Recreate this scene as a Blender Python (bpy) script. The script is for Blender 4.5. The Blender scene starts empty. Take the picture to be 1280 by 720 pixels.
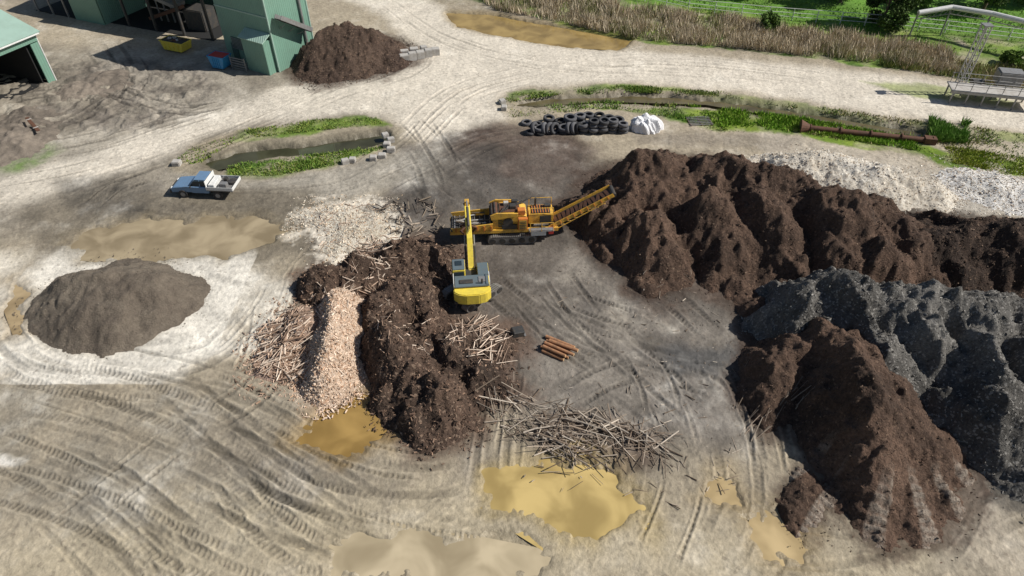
import bpy, bmesh, math, random
import numpy as np
from mathutils import Vector, Matrix, Euler
random.seed(7); rng=np.random.default_rng(7)
sc=bpy.context.scene
# ---------------- camera / survey calibration ----------------
TH=math.radians(42); CH=34.0; F=853.33
def G(px,py,h=0.0):
    u=(px-640)/F; v=(py-360)/F
    t=(CH-h)/(math.sin(TH)+v*math.cos(TH))
    return np.array([u*t, t*(math.cos(TH)-v*math.sin(TH)), h])
cam=bpy.data.cameras.new("Camera"); camo=bpy.data.objects.new("Camera",cam); sc.collection.objects.link(camo)
camo.location=(0,0,CH); camo.rotation_euler=(math.radians(90)-TH,0,0); cam.lens=24; cam.sensor_width=36; cam.clip_end=3000
sc.camera=camo
sc.view_settings.view_transform='Standard'; sc.view_settings.look='None'; sc.view_settings.exposure=0
# ---------------- light ----------------
EL=math.radians(43); AZ=math.radians(92)
S=Vector((math.cos(EL)*math.sin(AZ),math.cos(EL)*math.cos(AZ),math.sin(EL)))
w=bpy.data.worlds.new("World"); sc.world=w; w.use_nodes=True
nt=w.node_tree; bg=nt.nodes["Background"]; sky=nt.nodes.new("ShaderNodeTexSky"); sky.sky_type='NISHITA'
sky.sun_disc=False; sky.sun_elevation=EL; sky.sun_rotation=AZ
nt.links.new(sky.outputs[0],bg.inputs[0]); bg.inputs[1].default_value=0.06
sl=bpy.data.lights.new("sun",'SUN'); sl.energy=5.0; sl.angle=math.radians(0.5); sl.color=(1,0.955,0.88)
so=bpy.data.objects.new("sun",sl); so.rotation_euler=S.to_track_quat('Z','Y').to_euler(); so.location=(60,0,60); sc.collection.objects.link(so)
# ---------------- noise ----------------
def hsh(ix,iy,s):
    n=ix.astype(np.int64).astype(np.uint32)*np.uint32(374761393)+iy.astype(np.int64).astype(np.uint32)*np.uint32(668265263)+np.uint32((s*144269504+977)&0xffffffff)
    n=(n^(n>>np.uint32(13)))*np.uint32(1274126177)
    n=(n^(n>>np.uint32(15)))*np.uint32(2246822519)
    n=n^(n>>np.uint32(16))
    return n.astype(np.float32)/4294967295.0
def vn(x,y,s):
    fx=np.floor(x); fy=np.floor(y); tx=x-fx; ty=y-fy
    tx=tx*tx*(3-2*tx); ty=ty*ty*(3-2*ty)
    a=hsh(fx,fy,s); b=hsh(fx+1,fy,s); c=hsh(fx,fy+1,s); d=hsh(fx+1,fy+1,s)
    return ((a+(b-a)*tx)*(1-ty)+(c+(d-c)*tx)*ty)*2-1
def fbm(x,y,fr,oc=4,s=0,g=0.5):
    r=0; am=1; tot=0
    for i in range(oc):
        c,sn=math.cos(i*0.7+s),math.sin(i*0.7+s)
        r=r+am*vn((x*c-y*sn)*fr+i*13.7,(x*sn+y*c)*fr+i*7.3,s*17+i); tot+=am; am*=g; fr*=2.03
    return r/tot*1.4
def ss(a,b,x):
    t=np.clip((x-a)/(b-a),0,1); return t*t*(3-2*t)
def smax(a,b,k):
    h=np.clip(0.5+0.5*(a-b)/k,0,1); return b+(a-b)*h+k*h*(1-h)
def polysd(X,Y,P,margin=4.0):
    P=np.asarray(P)[:,:2]; out=np.full(X.shape,-margin,np.float64)
    m=(X>P[:,0].min()-margin)&(X<P[:,0].max()+margin)&(Y>P[:,1].min()-margin)&(Y<P[:,1].max()+margin)
    x=X[m]; y=Y[m]
    if x.size==0: return out
    d=np.full(x.shape,1e9); ins=np.zeros(x.shape,bool)
    for i in range(len(P)):
        x1,y1=P[i]; x2,y2=P[(i+1)%len(P)]
        ex,ey=x2-x1,y2-y1; L=ex*ex+ey*ey+1e-9
        t=np.clip(((x-x1)*ex+(y-y1)*ey)/L,0,1)
        d=np.minimum(d,(x-x1-t*ex)**2+(y-y1-t*ey)**2)
        c=((y1>y)!=(y2>y))&(x<(x2-x1)*(y-y1)/((y2-y1) if abs(y2-y1)>1e-9 else 1e-9)+x1)
        ins^=c
    d=np.sqrt(d); out[m]=np.where(ins,d,-np.minimum(d,margin)); return out
def gp(pts): return [G(*p) for p in pts]
def catmull(P,n=6):
    P=np.asarray(P)[:,:2]; Q=[P[0]*2-P[1]]+list(P)+[P[-1]*2-P[-2]]; o=[]
    for i in range(1,len(Q)-2):
        for k in range(n):
            t=k/n; a,b,c,d=Q[i-1],Q[i],Q[i+1],Q[i+2]
            o.append(0.5*((2*b)+(c-a)*t+(2*a-5*b+4*c-d)*t*t+(3*b-a-3*c+d)*t**3))
    o.append(Q[-2]); return np.array(o)
def pathd(X,Y,P,margin):
    m=np.nonzero((X>P[:,0].min()-margin)&(X<P[:,0].max()+margin)&(Y>P[:,1].min()-margin)&(Y<P[:,1].max()+margin))[0]
    x=X[m]; y=Y[m]; d=np.full(x.shape,1e9); sg=np.zeros(x.shape); al=np.zeros(x.shape); acc=0
    for i in range(len(P)-1):
        ex,ey=P[i+1]-P[i]; L=math.hypot(ex,ey)+1e-9
        t=np.clip(((x-P[i,0])*ex+(y-P[i,1])*ey)/(L*L),0,1)
        dx=x-P[i,0]-t*ex; dy=y-P[i,1]-t*ey; dd=dx*dx+dy*dy; k=dd<d
        d=np.where(k,dd,d); sg=np.where(k,(ex*dy-ey*dx)/L,sg); al=np.where(k,acc+t*L,al); acc+=L
    return m,np.sqrt(d),np.sign(sg)*np.sqrt(d),al
# ---------------- mesh helpers ----------------
def link(ob,parent=None):
    sc.collection.objects.link(ob)
    if parent is not None: ob.parent=parent
    return ob
def fastmesh(name,V,Fa,mat=None,col=None,smooth=False,parent=None):
    me=bpy.data.meshes.new(name); V=np.asarray(V,np.float32); Fa=np.asarray(Fa,np.int32)
    k=Fa.shape[1]; me.vertices.add(len(V)); me.vertices.foreach_set('co',V.ravel())
    me.loops.add(Fa.size); me.loops.foreach_set('vertex_index',Fa.ravel())
    me.polygons.add(len(Fa)); me.polygons.foreach_set('loop_start',np.arange(0,Fa.size,k,dtype=np.int32))
    me.polygons.foreach_set('use_smooth',np.full(len(Fa),smooth))
    me.update(calc_edges=True)
    if col is not None:
        a=me.color_attributes.new('col','FLOAT_COLOR','POINT'); c=np.ones((len(V),4),np.float32); c[:,:col.shape[1]]=col
        a.data.foreach_set('color',c.ravel())
    if mat: me.materials.append(mat)
    return link(bpy.data.objects.new(name,me),parent)
def grid_faces(nr,nc):
    i=np.arange(nr-1)[:,None]*nc+np.arange(nc-1)[None,:]
    return np.stack([i,i+1,i+nc+1,i+nc],-1).reshape(-1,4)
def instances(name,TV,TF,M,L,C,mat,smooth=False,parent=None):
    TV=np.asarray(TV,float); TF=np.asarray(TF); n=len(L)
    V=np.einsum('nij,vj->nvi',M,TV)+L[:,None,:]
    Fa=(TF[None]+np.arange(n)[:,None,None]*len(TV)).reshape(-1,TF.shape[1])
    col=np.repeat(C,len(TV),axis=0)
    return fastmesh(name,V.reshape(-1,3),Fa,mat,col,smooth,parent)
def frames(D,roll=None):
    D=D/np.linalg.norm(D,axis=1,keepdims=True)
    up=np.tile([0,0,1.0],(len(D),1)); up[np.abs(D[:,2])>0.95]=[1,0,0]
    s=np.cross(up,D); s/=np.linalg.norm(s,axis=1,keepdims=True); u=np.cross(D,s)
    if roll is not None:
        c=np.cos(roll)[:,None]; n=np.sin(roll)[:,None]; s,u=s*c+u*n,u*c-s*n
    return np.stack([D,s,u],-1)
# ---------------- materials ----------------
def earth(name,fine=6.0,lo=0.6,hi=1.35,bump=0.5,bdist=0.08,fleck=None,rough=0.95):
    m=bpy.data.materials.new(name); m.use_nodes=True; t=m.node_tree; N=t.nodes; Lk=t.links
    b=N['Principled BSDF']; at=N.new('ShaderNodeAttribute'); at.attribute_name='col'
    tc=N.new('ShaderNodeTexCoord')
    n1=N.new('ShaderNodeTexNoise'); n1.inputs['Scale'].default_value=fine; n1.inputs['Detail'].default_value=7; n1.inputs['Roughness'].default_value=0.75
    Lk.new(tc.outputs['Object'],n1.inputs['Vector'])
    mr=N.new('ShaderNodeMapRange'); mr.inputs[1].default_value=0.3; mr.inputs[2].default_value=0.7; mr.inputs[3].default_value=lo; mr.inputs[4].default_value=hi
    Lk.new(n1.outputs['Fac'],mr.inputs[0])
    vm=N.new('ShaderNodeVectorMath'); vm.operation='SCALE'; Lk.new(at.outputs['Color'],vm.inputs[0]); Lk.new(mr.outputs[0],vm.inputs['Scale'])
    outc=vm.outputs[0]
    if fleck:
        v=N.new('ShaderNodeTexVoronoi'); v.inputs['Scale'].default_value=fleck[0]; Lk.new(tc.outputs['Object'],v.inputs['Vector'])
        sp=N.new('ShaderNodeSeparateColor'); Lk.new(v.outputs['Color'],sp.inputs[0])
        gt=N.new('ShaderNodeMath'); gt.operation='GREATER_THAN'; gt.inputs[1].default_value=1-fleck[1]; Lk.new(sp.outputs[0],gt.inputs[0])
        mx=N.new('ShaderNodeMix'); mx.data_type='RGBA'; mx.inputs['B'].default_value=(*fleck[2],1)
        mu=N.new('ShaderNodeMath'); mu.operation='MULTIPLY'; mu.inputs[1].default_value=fleck[3]; Lk.new(gt.outputs[0],mu.inputs[0])
        Lk.new(mu.outputs[0],mx.inputs['Factor']); Lk.new(outc,mx.inputs['A']); outc=mx.outputs['Result']
    Lk.new(outc,b.inputs['Base Color'])
    rr=N.new('ShaderNodeMapRange'); rr.inputs[3].default_value=0.22; rr.inputs[4].default_value=rough; Lk.new(at.outputs['Alpha'],rr.inputs[0]); Lk.new(rr.outputs[0],b.inputs['Roughness'])
    b.inputs['Specular IOR Level'].default_value=0.3
    n2=N.new('ShaderNodeTexNoise'); n2.inputs['Scale'].default_value=fine*1.7; n2.inputs['Detail'].default_value=5; n2.inputs['Roughness'].default_value=0.65
    Lk.new(tc.outputs['Object'],n2.inputs['Vector'])
    bp=N.new('ShaderNodeBump'); bp.inputs['Strength'].default_value=bump; bp.inputs['Distance'].default_value=bdist
    Lk.new(n2.outputs['Fac'],bp.inputs['Height']); Lk.new(bp.outputs[0],b.inputs['Normal'])
    return m
def pm(name,col,rough=0.5,metal=0.0,wear=0.25,scale=3.0,dirt=(0.16,0.12,0.08)):
    m=bpy.data.materials.new(name); m.use_nodes=True; t=m.node_tree; N=t.nodes; Lk=t.links; b=N['Principled BSDF']
    tc=N.new('ShaderNodeTexCoord'); n=N.new('ShaderNodeTexNoise'); n.inputs['Scale'].default_value=scale; n.inputs['Detail'].default_value=6; n.inputs['Roughness'].default_value=0.7
    Lk.new(tc.outputs['Object'],n.inputs['Vector'])
    mr=N.new('ShaderNodeMapRange'); mr.inputs[1].default_value=0.45; mr.inputs[2].default_value=0.75; mr.inputs[4].default_value=wear*2; Lk.new(n.outputs['Fac'],mr.inputs[0])
    mx=N.new('ShaderNodeMix'); mx.data_type='RGBA'; mx.inputs['A'].default_value=(*col,1); mx.inputs['B'].default_value=(*dirt,1)
    Lk.new(mr.outputs[0],mx.inputs['Factor']); Lk.new(mx.outputs['Result'],b.inputs['Base Color'])
    b.inputs['Roughness'].default_value=rough; b.inputs['Metallic'].default_value=metal
    return m
M_ground=earth('mud_ground',2.6,0.70,1.27,0.8,0.09,(5,0.03,(0.16,0.13,0.10),0.35))
M_brown=earth('brown_bark',5,0.45,1.6,1.0,0.2,(9,0.05,(0.24,0.16,0.11),0.5))
M_dark=earth('dark_bark',5,0.4,1.7,1.0,0.2,(7,0.08,(0.36,0.26,0.19),0.5))
M_grey=earth('grey_bark',6,0.45,1.65,1.0,0.2,(9,0.10,(0.42,0.40,0.37),0.6))
M_chip=earth('wood_chip',7,0.6,1.3,1.0,0.14,(9,0.2,(0.3,0.19,0.12),0.6))
M_stone=earth('pale_chip',7,0.65,1.25,1.0,0.12,(8,0.15,(0.4,0.32,0.23),0.6))
M_bits=earth('wood_bits',5,0.7,1.25,0.4,0.03)
M_grass=earth('grass_blades',3,0.7,1.3,0.1,0.02,rough=0.8)
M_yel=pm('yellow_paint',(0.74,0.43,0.06),0.5,0,0.4,2.2)
M_yel2=pm('excavator_yellow',(0.82,0.64,0.08),0.45,0,0.16)
M_org=pm('orange_paint',(0.6,0.2,0.04),0.55,0,0.3)
M_steel=pm('worn_steel',(0.3,0.3,0.3),0.5,0.4,0.3)
M_dsteel=pm('dark_steel',(0.05,0.05,0.05),0.6,0.2,0.3)
M_track=pm('track_steel',(0.22,0.21,0.2),0.6,0.3,0.35)
M_rub=pm('rubber',(0.035,0.035,0.037),0.8,0,0.2)
M_blk=pm('painted_shade_black',(0.015,0.015,0.015),0.9,0,0.0)  # near-black colour standing in for shade inside sheds and gaps
M_glass=pm('window_glass',(0.03,0.045,0.055),0.08,0,0.0)
M_deck=pm('engine_deck_grey',(0.12,0.16,0.18),0.4,0,0.2)
M_white=pm('white_paint',(0.72,0.72,0.7),0.4,0,0.12)
M_lblue=pm('pale_blue_paint',(0.16,0.27,0.42),0.3,0.1,0.12)
M_blue=pm('blue_paint',(0.03,0.25,0.5),0.45,0,0.12)
M_red=pm('red_paint',(0.55,0.05,0.04),0.45,0,0.12)
M_rust=pm('rusty_steel',(0.13,0.06,0.035),0.8,0.1,0.4,2,(0.05,0.03,0.02))
M_conc=pm('concrete',(0.46,0.44,0.41),0.9,0,0.3,2)
M_tarp=pm('white_sheet',(0.8,0.8,0.82),0.6,0,0.1)
M_logm=pm('log_bark',(0.40,0.20,0.10),0.85,0,0.45,5,(0.14,0.09,0.06))
M_bark=pm('tree_bark',(0.12,0.09,0.06),0.9,0,0.3)
def corr(name,col):
    m=pm(name,col,0.5,0,0.12,0.6,(0.12,0.14,0.11)); t=m.node_tree; N=t.nodes; Lk=t.links
    tc=N.new('ShaderNodeTexCoord'); wv=N.new('ShaderNodeTexWave'); wv.bands_direction='DIAGONAL'; wv.inputs['Scale'].default_value=2.2
    mp=N.new('ShaderNodeMapping'); mp.inputs['Scale'].default_value=(1,1,0); Lk.new(tc.outputs['Object'],mp.inputs[0]); Lk.new(mp.outputs[0],wv.inputs['Vector'])
    bp=N.new('ShaderNodeBump'); bp.inputs['Strength'].default_value=0.5; bp.inputs['Distance'].default_value=0.05
    Lk.new(wv.outputs['Fac'],bp.inputs['Height']); Lk.new(bp.outputs[0],N['Principled BSDF'].inputs['Normal']); return m
M_green=corr('green_cladding',(0.17,0.31,0.24)); M_roof=corr('pale_green_roof',(0.33,0.47,0.40)); M_dgreen=corr('dark_green_cladding',(0.06,0.12,0.10))
# ---------------- piles ----------------
class Pile:
    def __init__(s,name,ridges,slope,mat,colA,colB,seed,warp=0.9,rough=0.35,sp=0.11,k=0.5,rnd=0.5,fine=0.10,asym=0.0):
        s.name=name; s.seed=seed; s.slope=slope; s.mat=mat; s.A=np.array(colA); s.B=np.array(colB); s.warp=warp; s.rough=rough; s.sp=sp; s.k=k; s.rnd=rnd; s.fine=fine; s.asym=asym
        s.r=[[G(p[0],p[1],p[2]) for p in r] for r in ridges]
        allp=np.array([p for r in s.r for p in r]); mg=allp[:,2].max()/slope+2.5
        s.bb=(allp[:,0].min()-mg,allp[:,0].max()+mg,allp[:,1].min()-mg,allp[:,1].max()+mg)
        s.extra=None; s.colf=None
    def raw(s,X,Y,detail=True):
        out=np.full(X.shape,-3.0); m=(X>s.bb[0])&(X<s.bb[1])&(Y>s.bb[2])&(Y<s.bb[3]); x=X[m]; y=Y[m]
        if x.size==0: return out
        wx=x+s.warp*fbm(x,y,0.28,3,s.seed)+.25*s.warp*fbm(x,y,1.1,2,s.seed+31); wy=y+s.warp*fbm(x,y,0.28,3,s.seed+5)+.25*s.warp*fbm(x,y,1.1,2,s.seed+33)
        h=np.full(x.shape,-5.0)
        for r in s.r:
            rr=np.full(x.shape,-5.0)
            segs=[(r[0],r[0])] if len(r)==1 else list(zip(r[:-1],r[1:]))
            for a,b in segs:
                ex,ey=b[0]-a[0],b[1]-a[1]; L=ex*ex+ey*ey+1e-6
                t=np.clip(((wx-a[0])*ex+(wy-a[1])*ey)/L,0,1)
                dx=wx-a[0]-t*ex; dy=wy-a[1]-t*ey; dd=np.sqrt(dx*dx+dy*dy)+1e-6
                d=np.sqrt(dd*dd+s.rnd**2)-s.rnd
                sl=s.slope*(1+s.asym*ss(0.1,0.9,-dx/dd)) if s.asym else s.slope
                rr=np.maximum(rr,a[2]+(b[2]-a[2])*t-sl*d)
            h=smax(h,rr,s.k)
        amp=ss(-0.4,1.0,h)
        h=h+s.rough*(fbm(x,y,0.55,4,s.seed+9))*(0.35+0.65*amp)-s.rough*0.9*np.abs(fbm(x,y,0.7,3,s.seed+3))*amp+s.rough*.25
        h=np.where(h<0.5,0.5-(0.5-h)*0.8,h)
        if s.extra is not None: h=s.extra(x,y,h)
        if detail: h=h+s.fine*fbm(x,y,2.4,3,s.seed+11,0.75)
        out[m]=h; return out
    def build(s,bits=0,bsize=(0.06,0.2),bcol=None,long=1.8):
        nx=int((s.bb[1]-s.bb[0])/s.sp); ny=int((s.bb[3]-s.bb[2])/s.sp)
        X,Y=np.meshgrid(np.linspace(s.bb[0],s.bb[1],nx),np.linspace(s.bb[2],s.bb[3],ny)); X=X.ravel(); Y=Y.ravel()
        H=s.raw(X,Y); Z=np.maximum(H,-0.3)
        Fa=grid_faces(ny,nx); keep=(Z[Fa]>-0.22).any(1); Fa=Fa[keep]
        used,inv=np.unique(Fa,return_inverse=True); Fa=inv.reshape(Fa.shape)
        X=X[used];Y=Y[used];Z=Z[used]
        t=np.clip(0.5+0.6*fbm(X,Y,0.3,4,s.seed+21)+0.3*fbm(X,Y,2.5,2,s.seed+23),0,1)[:,None]
        C=s.A*(1-t)+s.B*t
        if s.colf: C=s.colf(X,Y,Z,C)
        ob=fastmesh(s.name,np.stack([X,Y,Z],-1),Fa,s.mat,C,True)
        if bits:
            x=rng.uniform(s.bb[0],s.bb[1],bits*3); y=rng.uniform(s.bb[2],s.bb[3],bits*3); h=s.raw(x,y)
            k=(h>-0.9)&(rng.random(len(h))<ss(-1.0,0.3,h)); x=x[k][:bits];y=y[k][:bits];h=np.maximum(h[k][:bits],0.05); n=len(x)
            D=rng.normal(size=(n,3)); D[:,2]*=0.4; Mx=frames(D,rng.uniform(0,6,n))
            sz=bsize[0]+(bsize[1]-bsize[0])*rng.random(n)**3; sc3=np.stack([sz*long,sz*0.7,sz*0.45],-1); Mx=Mx*sc3[:,None,:]
            cc=np.array(bcol if bcol is not None else [s.A,s.B]); C2=cc[rng.integers(0,len(cc),n)]*rng.uniform(0.6,1.3,(n,1))
            instances(s.name+'_pieces',BOXV,BOXF,Mx,np.stack([x,y,h+sz*0.1],-1),C2,M_bits,parent=ob)
        return ob
BOXV=np.array([[-.5,-.5,-.4],[.5,-.4,-.5],[.45,.5,-.5],[-.5,.4,-.5],[-.4,-.5,.5],[.5,-.35,.4],[.4,.4,.5],[-.45,.5,.4]])
BOXF=np.array([[0,3,2,1],[4,5,6,7],[0,1,5,4],[1,2,6,5],[2,3,7,6],[3,0,4,7]])
BRA=(0.062,0.040,0.029); BRB=(0.14,0.088,0.062)
DKA=(0.042,0.029,0.022); DKB=(0.11,0.072,0.052)
GRA=(0.082,0.077,0.070); GRB=(0.185,0.175,0.16)
P1=Pile('bark_fines_pile',[[(90,350,2.1),(130,338,2.7),(178,350,2.1)],[(100,366,2.0),(140,371,2.0),(172,366,1.6)]],0.74,earth('fines',6,0.7,1.3,0.9,0.12),(0.125,0.102,0.08),(0.20,0.168,0.13),31,0.5,0.22,k=0.7,rnd=0.9,fine=0.08)
P4=Pile('brown_bark_pile',[[(752,222,3.2),(790,196,4.9),(850,192,5.1)],[(880,205,4.2),(905,193,5.6),(960,207,5.6),(1000,222,5.0)],[(1010,225,4.8),(1050,232,5.7),(1080,240,5.4)],[(1105,255,4.6),(1150,283,3.9)],[(768,262,2.5)],[(815,262,3.8),(820,278,3.2)],[(890,240,4.6),(905,280,3.3)],[(960,240,5.1),(985,292,3.3)],[(1055,262,4.9),(1052,308,3.3)],[(1105,288,4.2),(1125,315,3.0)],[(920,335,1.3),(940,372,0.7),(948,405,.4)]],0.85,M_brown,BRA,BRB,41,1.0,0.55,rnd=0.5,k=0.25,fine=.13,asym=.5)
P4b=Pile('brown_bark_pile',[[(1165,283,3.4),(1220,274,4.2),(1300,280,4.4),(1380,290,4)],[(1240,300,3.2),(1250,330,2.4)]],0.82,M_brown,DKA,BRA,47,0.9,0.45,fine=.13,asym=.5)
P5=Pile('grey_bark_pile',[[(1005,362,3.8),(1060,350,4.9),(1130,356,5.2)],[(1160,362,5.2),(1230,374,5.3),(1330,388,5)],[(1075,378,4.4),(1100,430,3.8),(1120,470,2.6)],[(1170,395,5.0),(1190,430,4.0)],[(1235,420,5.2),(1250,470,4.2),(1240,505,2.8)],[(1310,430,5.2),(1310,500,3.6)]],0.85,M_grey,GRA,GRB,53,0.9,0.6,rnd=0.5,k=.3,fine=.16,asym=1.0)
P6=Pile('brown_bark_pile',[[(1035,404,3.4),(1065,428,4.3),(1085,475,4.4),(1088,525,3.5),(1090,570,2.2)],[(1005,425,2.9),(970,448,2.1),(945,478,1.3)],[(1110,540,2.7),(1150,580,1.6)],[(1010,610,.8),(985,628,.4)]],0.7,M_brown,BRA,BRB,61,0.6,0.45,sp=0.08,rnd=0.3,k=0.3,fine=.13,asym=1.0)
P3=Pile('mixed_bark_pile',[[(400,335,1.9),(440,322,2.3)],[(480,312,2.1),(520,308,2.0)],[(470,365,2.3),(500,350,2.6)],[(485,400,2.7),(500,440,2.6)],[(535,460,2.3),(555,480,1.9),(525,500,1.6)],[(560,430,2.0),(605,462,1.3)],[(540,395,1.4)],[(612,430,1.2)],[(620,470,.8)]],0.85,M_dark,DKA,DKB,71,0.8,0.6,sp=0.085,rnd=0.3,k=0.2,fine=.16,asym=.6)
P2=Pile('wood_chip_pile',[[(417,364,2.2),(410,410,2.3),(402,458,1.6)]],1.05,M_chip,(0.52,0.38,0.28),(0.72,0.57,0.44),81,0.3,0.2,sp=0.08,rnd=0.3,fine=0.10,asym=.35)
P2b=Pile('wood_slab_pile',[[(380,398,1.2),(356,420,.9),(350,445,0.6)]],0.6,M_chip,(0.25,0.17,0.13),(0.48,0.35,0.28),83,0.5,0.25,sp=0.09,fine=0.1)
P2c=Pile('wood_chip_pile',[[(412,272,0.35),(445,282,0.4),(425,298,.3)]],0.3,M_chip,(0.56,0.50,0.40),(0.8,0.75,0.65),87,0.8,0.25)
P7=Pile('pale_woodchip_pile',[[(985,196,1.6),(1050,197,2.2),(1110,208,2.2),(1165,227,1.4)]],0.6,M_stone,(0.60,0.54,0.45),(0.82,0.77,0.68),91,0.8,0.25)
P7b=Pile('white_sand_pile',[[(1215,218,0.9),(1250,224,1.0)],[(1300,238,0.8)]],0.4,M_stone,(0.7,0.68,0.64),(0.82,0.8,0.77),93,0.9,0.2)
P8=Pile('brown_bark_pile',[[(402,45,3.4),(432,26,4.3),(455,38,3.4)],[(470,60,1.6)]],0.75,M_brown,(0.055,0.036,0.028),(0.11,0.075,0.055),97,0.8,0.45,sp=0.16,fine=.18,asym=.4)
P9=Pile('mud_heap',[[(25,140,1.0),(10,165,1.2)],[(100,105,0.7),(130,95,0.8)]],0.35,M_ground,(0.13,0.11,0.09),(0.25,0.21,0.17),99,0.8,0.45,sp=0.16)
# machine-track ramps down the front of the near brown pile
fan0=G(1090,520,0)[:2]
def fan(x,y):
    a=np.arctan2(x-fan0[0],-(y-fan0[1])); r=np.hypot(x-fan0[0],y-fan0[1]); return a,r
def ex6(x,y,h):
    a,r=fan(x,y); st=np.cos(a*19+.8*fbm(x,y,0.25,2,5)); m=ss(4.2,5.2,r)*ss(2.6,1.7,h)*ss(1.15,.95,np.abs(a))*ss(-.5,.1,h)
    return h+m*(0.14*st)+m*0.05*np.sin(r*14)*(st>0.1)
P6.extra=ex6
def col6(X,Y,Z,C):
    a,r=fan(X,Y); st=np.cos(a*19+.8*fbm(X,Y,0.25,2,5)); m=ss(4.2,5.4,r)*ss(2.3,1.4,Z)*ss(1.15,.95,np.abs(a))
    f=(m*ss(0.25,0.6,st)*(0.5+0.5*(np.sin(r*14)>-0.2))*ss(-0.9,0.1,fbm(X,Y,0.6,3,77)))[:,None]
    return C*(1-f*0.8)+f*0.8*np.array([0.33,0.28,0.23])
P6.colf=col6
PILES=[P1,P4,P4b,P5,P6,P3,P2,P2b,P2c,P7,P7b,P8,P9]
# ---------------- ground ----------------
nc=1200; nr=700
u=np.linspace(-1,1,nc); ext=np.array([1.12,1.3,1.7,2.6,5,12,30]); uu=np.concatenate([-ext[::-1],u,ext])
tt=np.linspace(0,1,nr); yy=12+ (100-12)*(0.42*tt+0.58*tt**2)
yy=np.concatenate([[-600,-200,-60,-10,5],yy,[104,112,130,170,260,450,1100]])
hw=30+0.62*np.clip(yy-14,0,120)
X=(uu[None,:]*hw[:,None]); Y=np.repeat(yy[:,None],len(uu),1); NR,NC=X.shape; X=X.ravel(); Y=Y.ravel()
WX=X+1.1*fbm(X,Y,0.22,5,1,.6); WY=Y+1.1*fbm(X,Y,0.22,5,2,.6)
def mk(poly,soft=1.0,warp=True):
    return ss(-soft,soft,polysd(WX if warp else X,WY if warp else Y,gp(poly),soft+2))[:,None]
n1=fbm(X,Y,0.12,5,3)[:,None]; n2=fbm(X,Y,0.6,4,4)[:,None]; n3=fbm(X,Y,2.5,3,6,.8)[:,None]; n4=fbm(X,Y,.3,5,7,.7)[:,None]
def c(r,g,b): return np.array([r,g,b])
C=c(.365,.312,.232)*(1+0.16*n1+0.10*n2+0.09*n3); wet=np.ones((len(X),1))
def blend(m,col,n=0.12,wt=0):
    global C,wet
    C=C*(1-m)+m*(np.asarray(col)*(1+n*n2+0.09*n3))
    if wt: wet=wet-wt*m
blend(mk([(-60,60),(400,60),(520,180),(460,250),(300,300),(-60,300)],2.5)*0.85,c(.27,.24,.195),.3)
blend(mk([(300,600),(700,610),(1000,690),(1290,640),(1290,740),(-10,740),(-10,690)],2.5)*0.75,c(.46,.395,.28))
blend(mk([(-20,460),(300,480),(480,590),(300,690),(-20,640)],3)*np.clip(.45+.7*n4,0,1),c(.26,.235,.19),.25)
blend(mk([(240,500),(420,560),(620,570),(600,620),(420,640),(260,580)],2)*np.clip(.35+.8*n4,0,1),c(.24,.205,.16),.25)
blend(mk([(590,200),(720,180),(900,330),(960,430),(930,560),(800,570),(640,520),(600,420)],1.8)*0.92,c(.21,.188,.162),.35)
blend(mk([(690,300),(900,350),(930,480),(880,560),(700,500),(650,400)],1.8)*np.clip(.35+.9*n4,0,1)*.9,c(.115,.10,.088),.3,.2)
blend(mk([(700,340),(880,352),(860,440),(720,420)],1.5)*np.clip(.1+.8*n2,0,1)*.8,c(.34,.305,.25),.3)
blend(mk([(470,250),(510,180),(560,160),(700,160),(740,220),(700,330),(650,450),(620,460),(420,420),(370,300)],1.5)*np.clip(.86+.3*n4,0,1),c(.10,.085,.073),.35)
blend(mk([(600,150),(700,155),(750,185),(700,235),(600,225),(560,190)],1.2)*np.clip(.7+.4*n4,0,1),c(.095,.066,.052),.35)
blend(mk([(520,200),(620,180),(640,250),(560,262),(500,255)],1.0)*.6,c(.08,.073,.066),.4)
road=[(380,-20),(520,-10),(570,28),(610,45),(760,62),(900,74),(1100,92),(1190,106),(1300,128),(1300,168),(1100,143),(900,113),(780,106),(650,113),(622,128),(640,145),(600,160),(550,170),(500,165),(480,145),(400,145),(330,150),(250,172),(190,200),(100,235),(-20,265),(-20,225),(100,195),(230,150),(350,110),(470,88),(510,50),(480,20)]
blend(mk(road,1.3)*0.92,c(.66,.60,.505),.12)
blend(mk([(100,40),(300,95),(330,130),(200,170),(-20,250),(-20,200),(180,140)],1.6)*.35,c(.5,.46,.39),.2)
blend(mk([(200,205),(300,225),(420,212),(500,190),(560,175),(540,225),(440,250),(300,245)],1.5)*0.6,c(.40,.37,.315),.25)
# damp flats left of centre
blend(mk([(20,262),(130,240),(300,236),(400,235),(420,262),(380,322),(280,335),(150,332),(40,322)],1.5)*.9,c(.20,.172,.13),.25,.55)
blend(mk([(60,222),(200,218),(235,262),(90,272)],1)*np.clip(.7+n4,0,1)*.8,c(.11,.098,.082),.4,.2)
ring=P1.raw(X,Y,False)[:,None]
blend(ss(-3.0,-1.2,ring+.7*n4+.4*n2)*ss(.5,-.2,ring)*.85,c(.74,.70,.62),.15)
blend(mk([(250,345),(330,335),(375,350),(370,390),(330,440),(240,465),(150,470),(230,430)],1.2)*np.clip(.75+.6*n4,0,1),c(.70,.66,.58),.2)
blend(mk([(-20,320),(50,325),(25,380),(60,440),(-20,430)],1.2)*np.clip(.6+.6*n4,0,1),c(.64,.59,.5),.2)
blend(mk([(1060,210),(1290,215),(1290,275),(1130,270)],1.5)*0.8,c(.44,.41,.36),.2)
blend(mk([(930,160),(1180,205),(1200,240),(960,190)],1.5)*0.7,c(.46,.41,.34),.2)
blend(mk([(780,160),(1000,175),(980,190),(800,180)],1)*.6,c(.22,.19,.155),.3)
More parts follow.
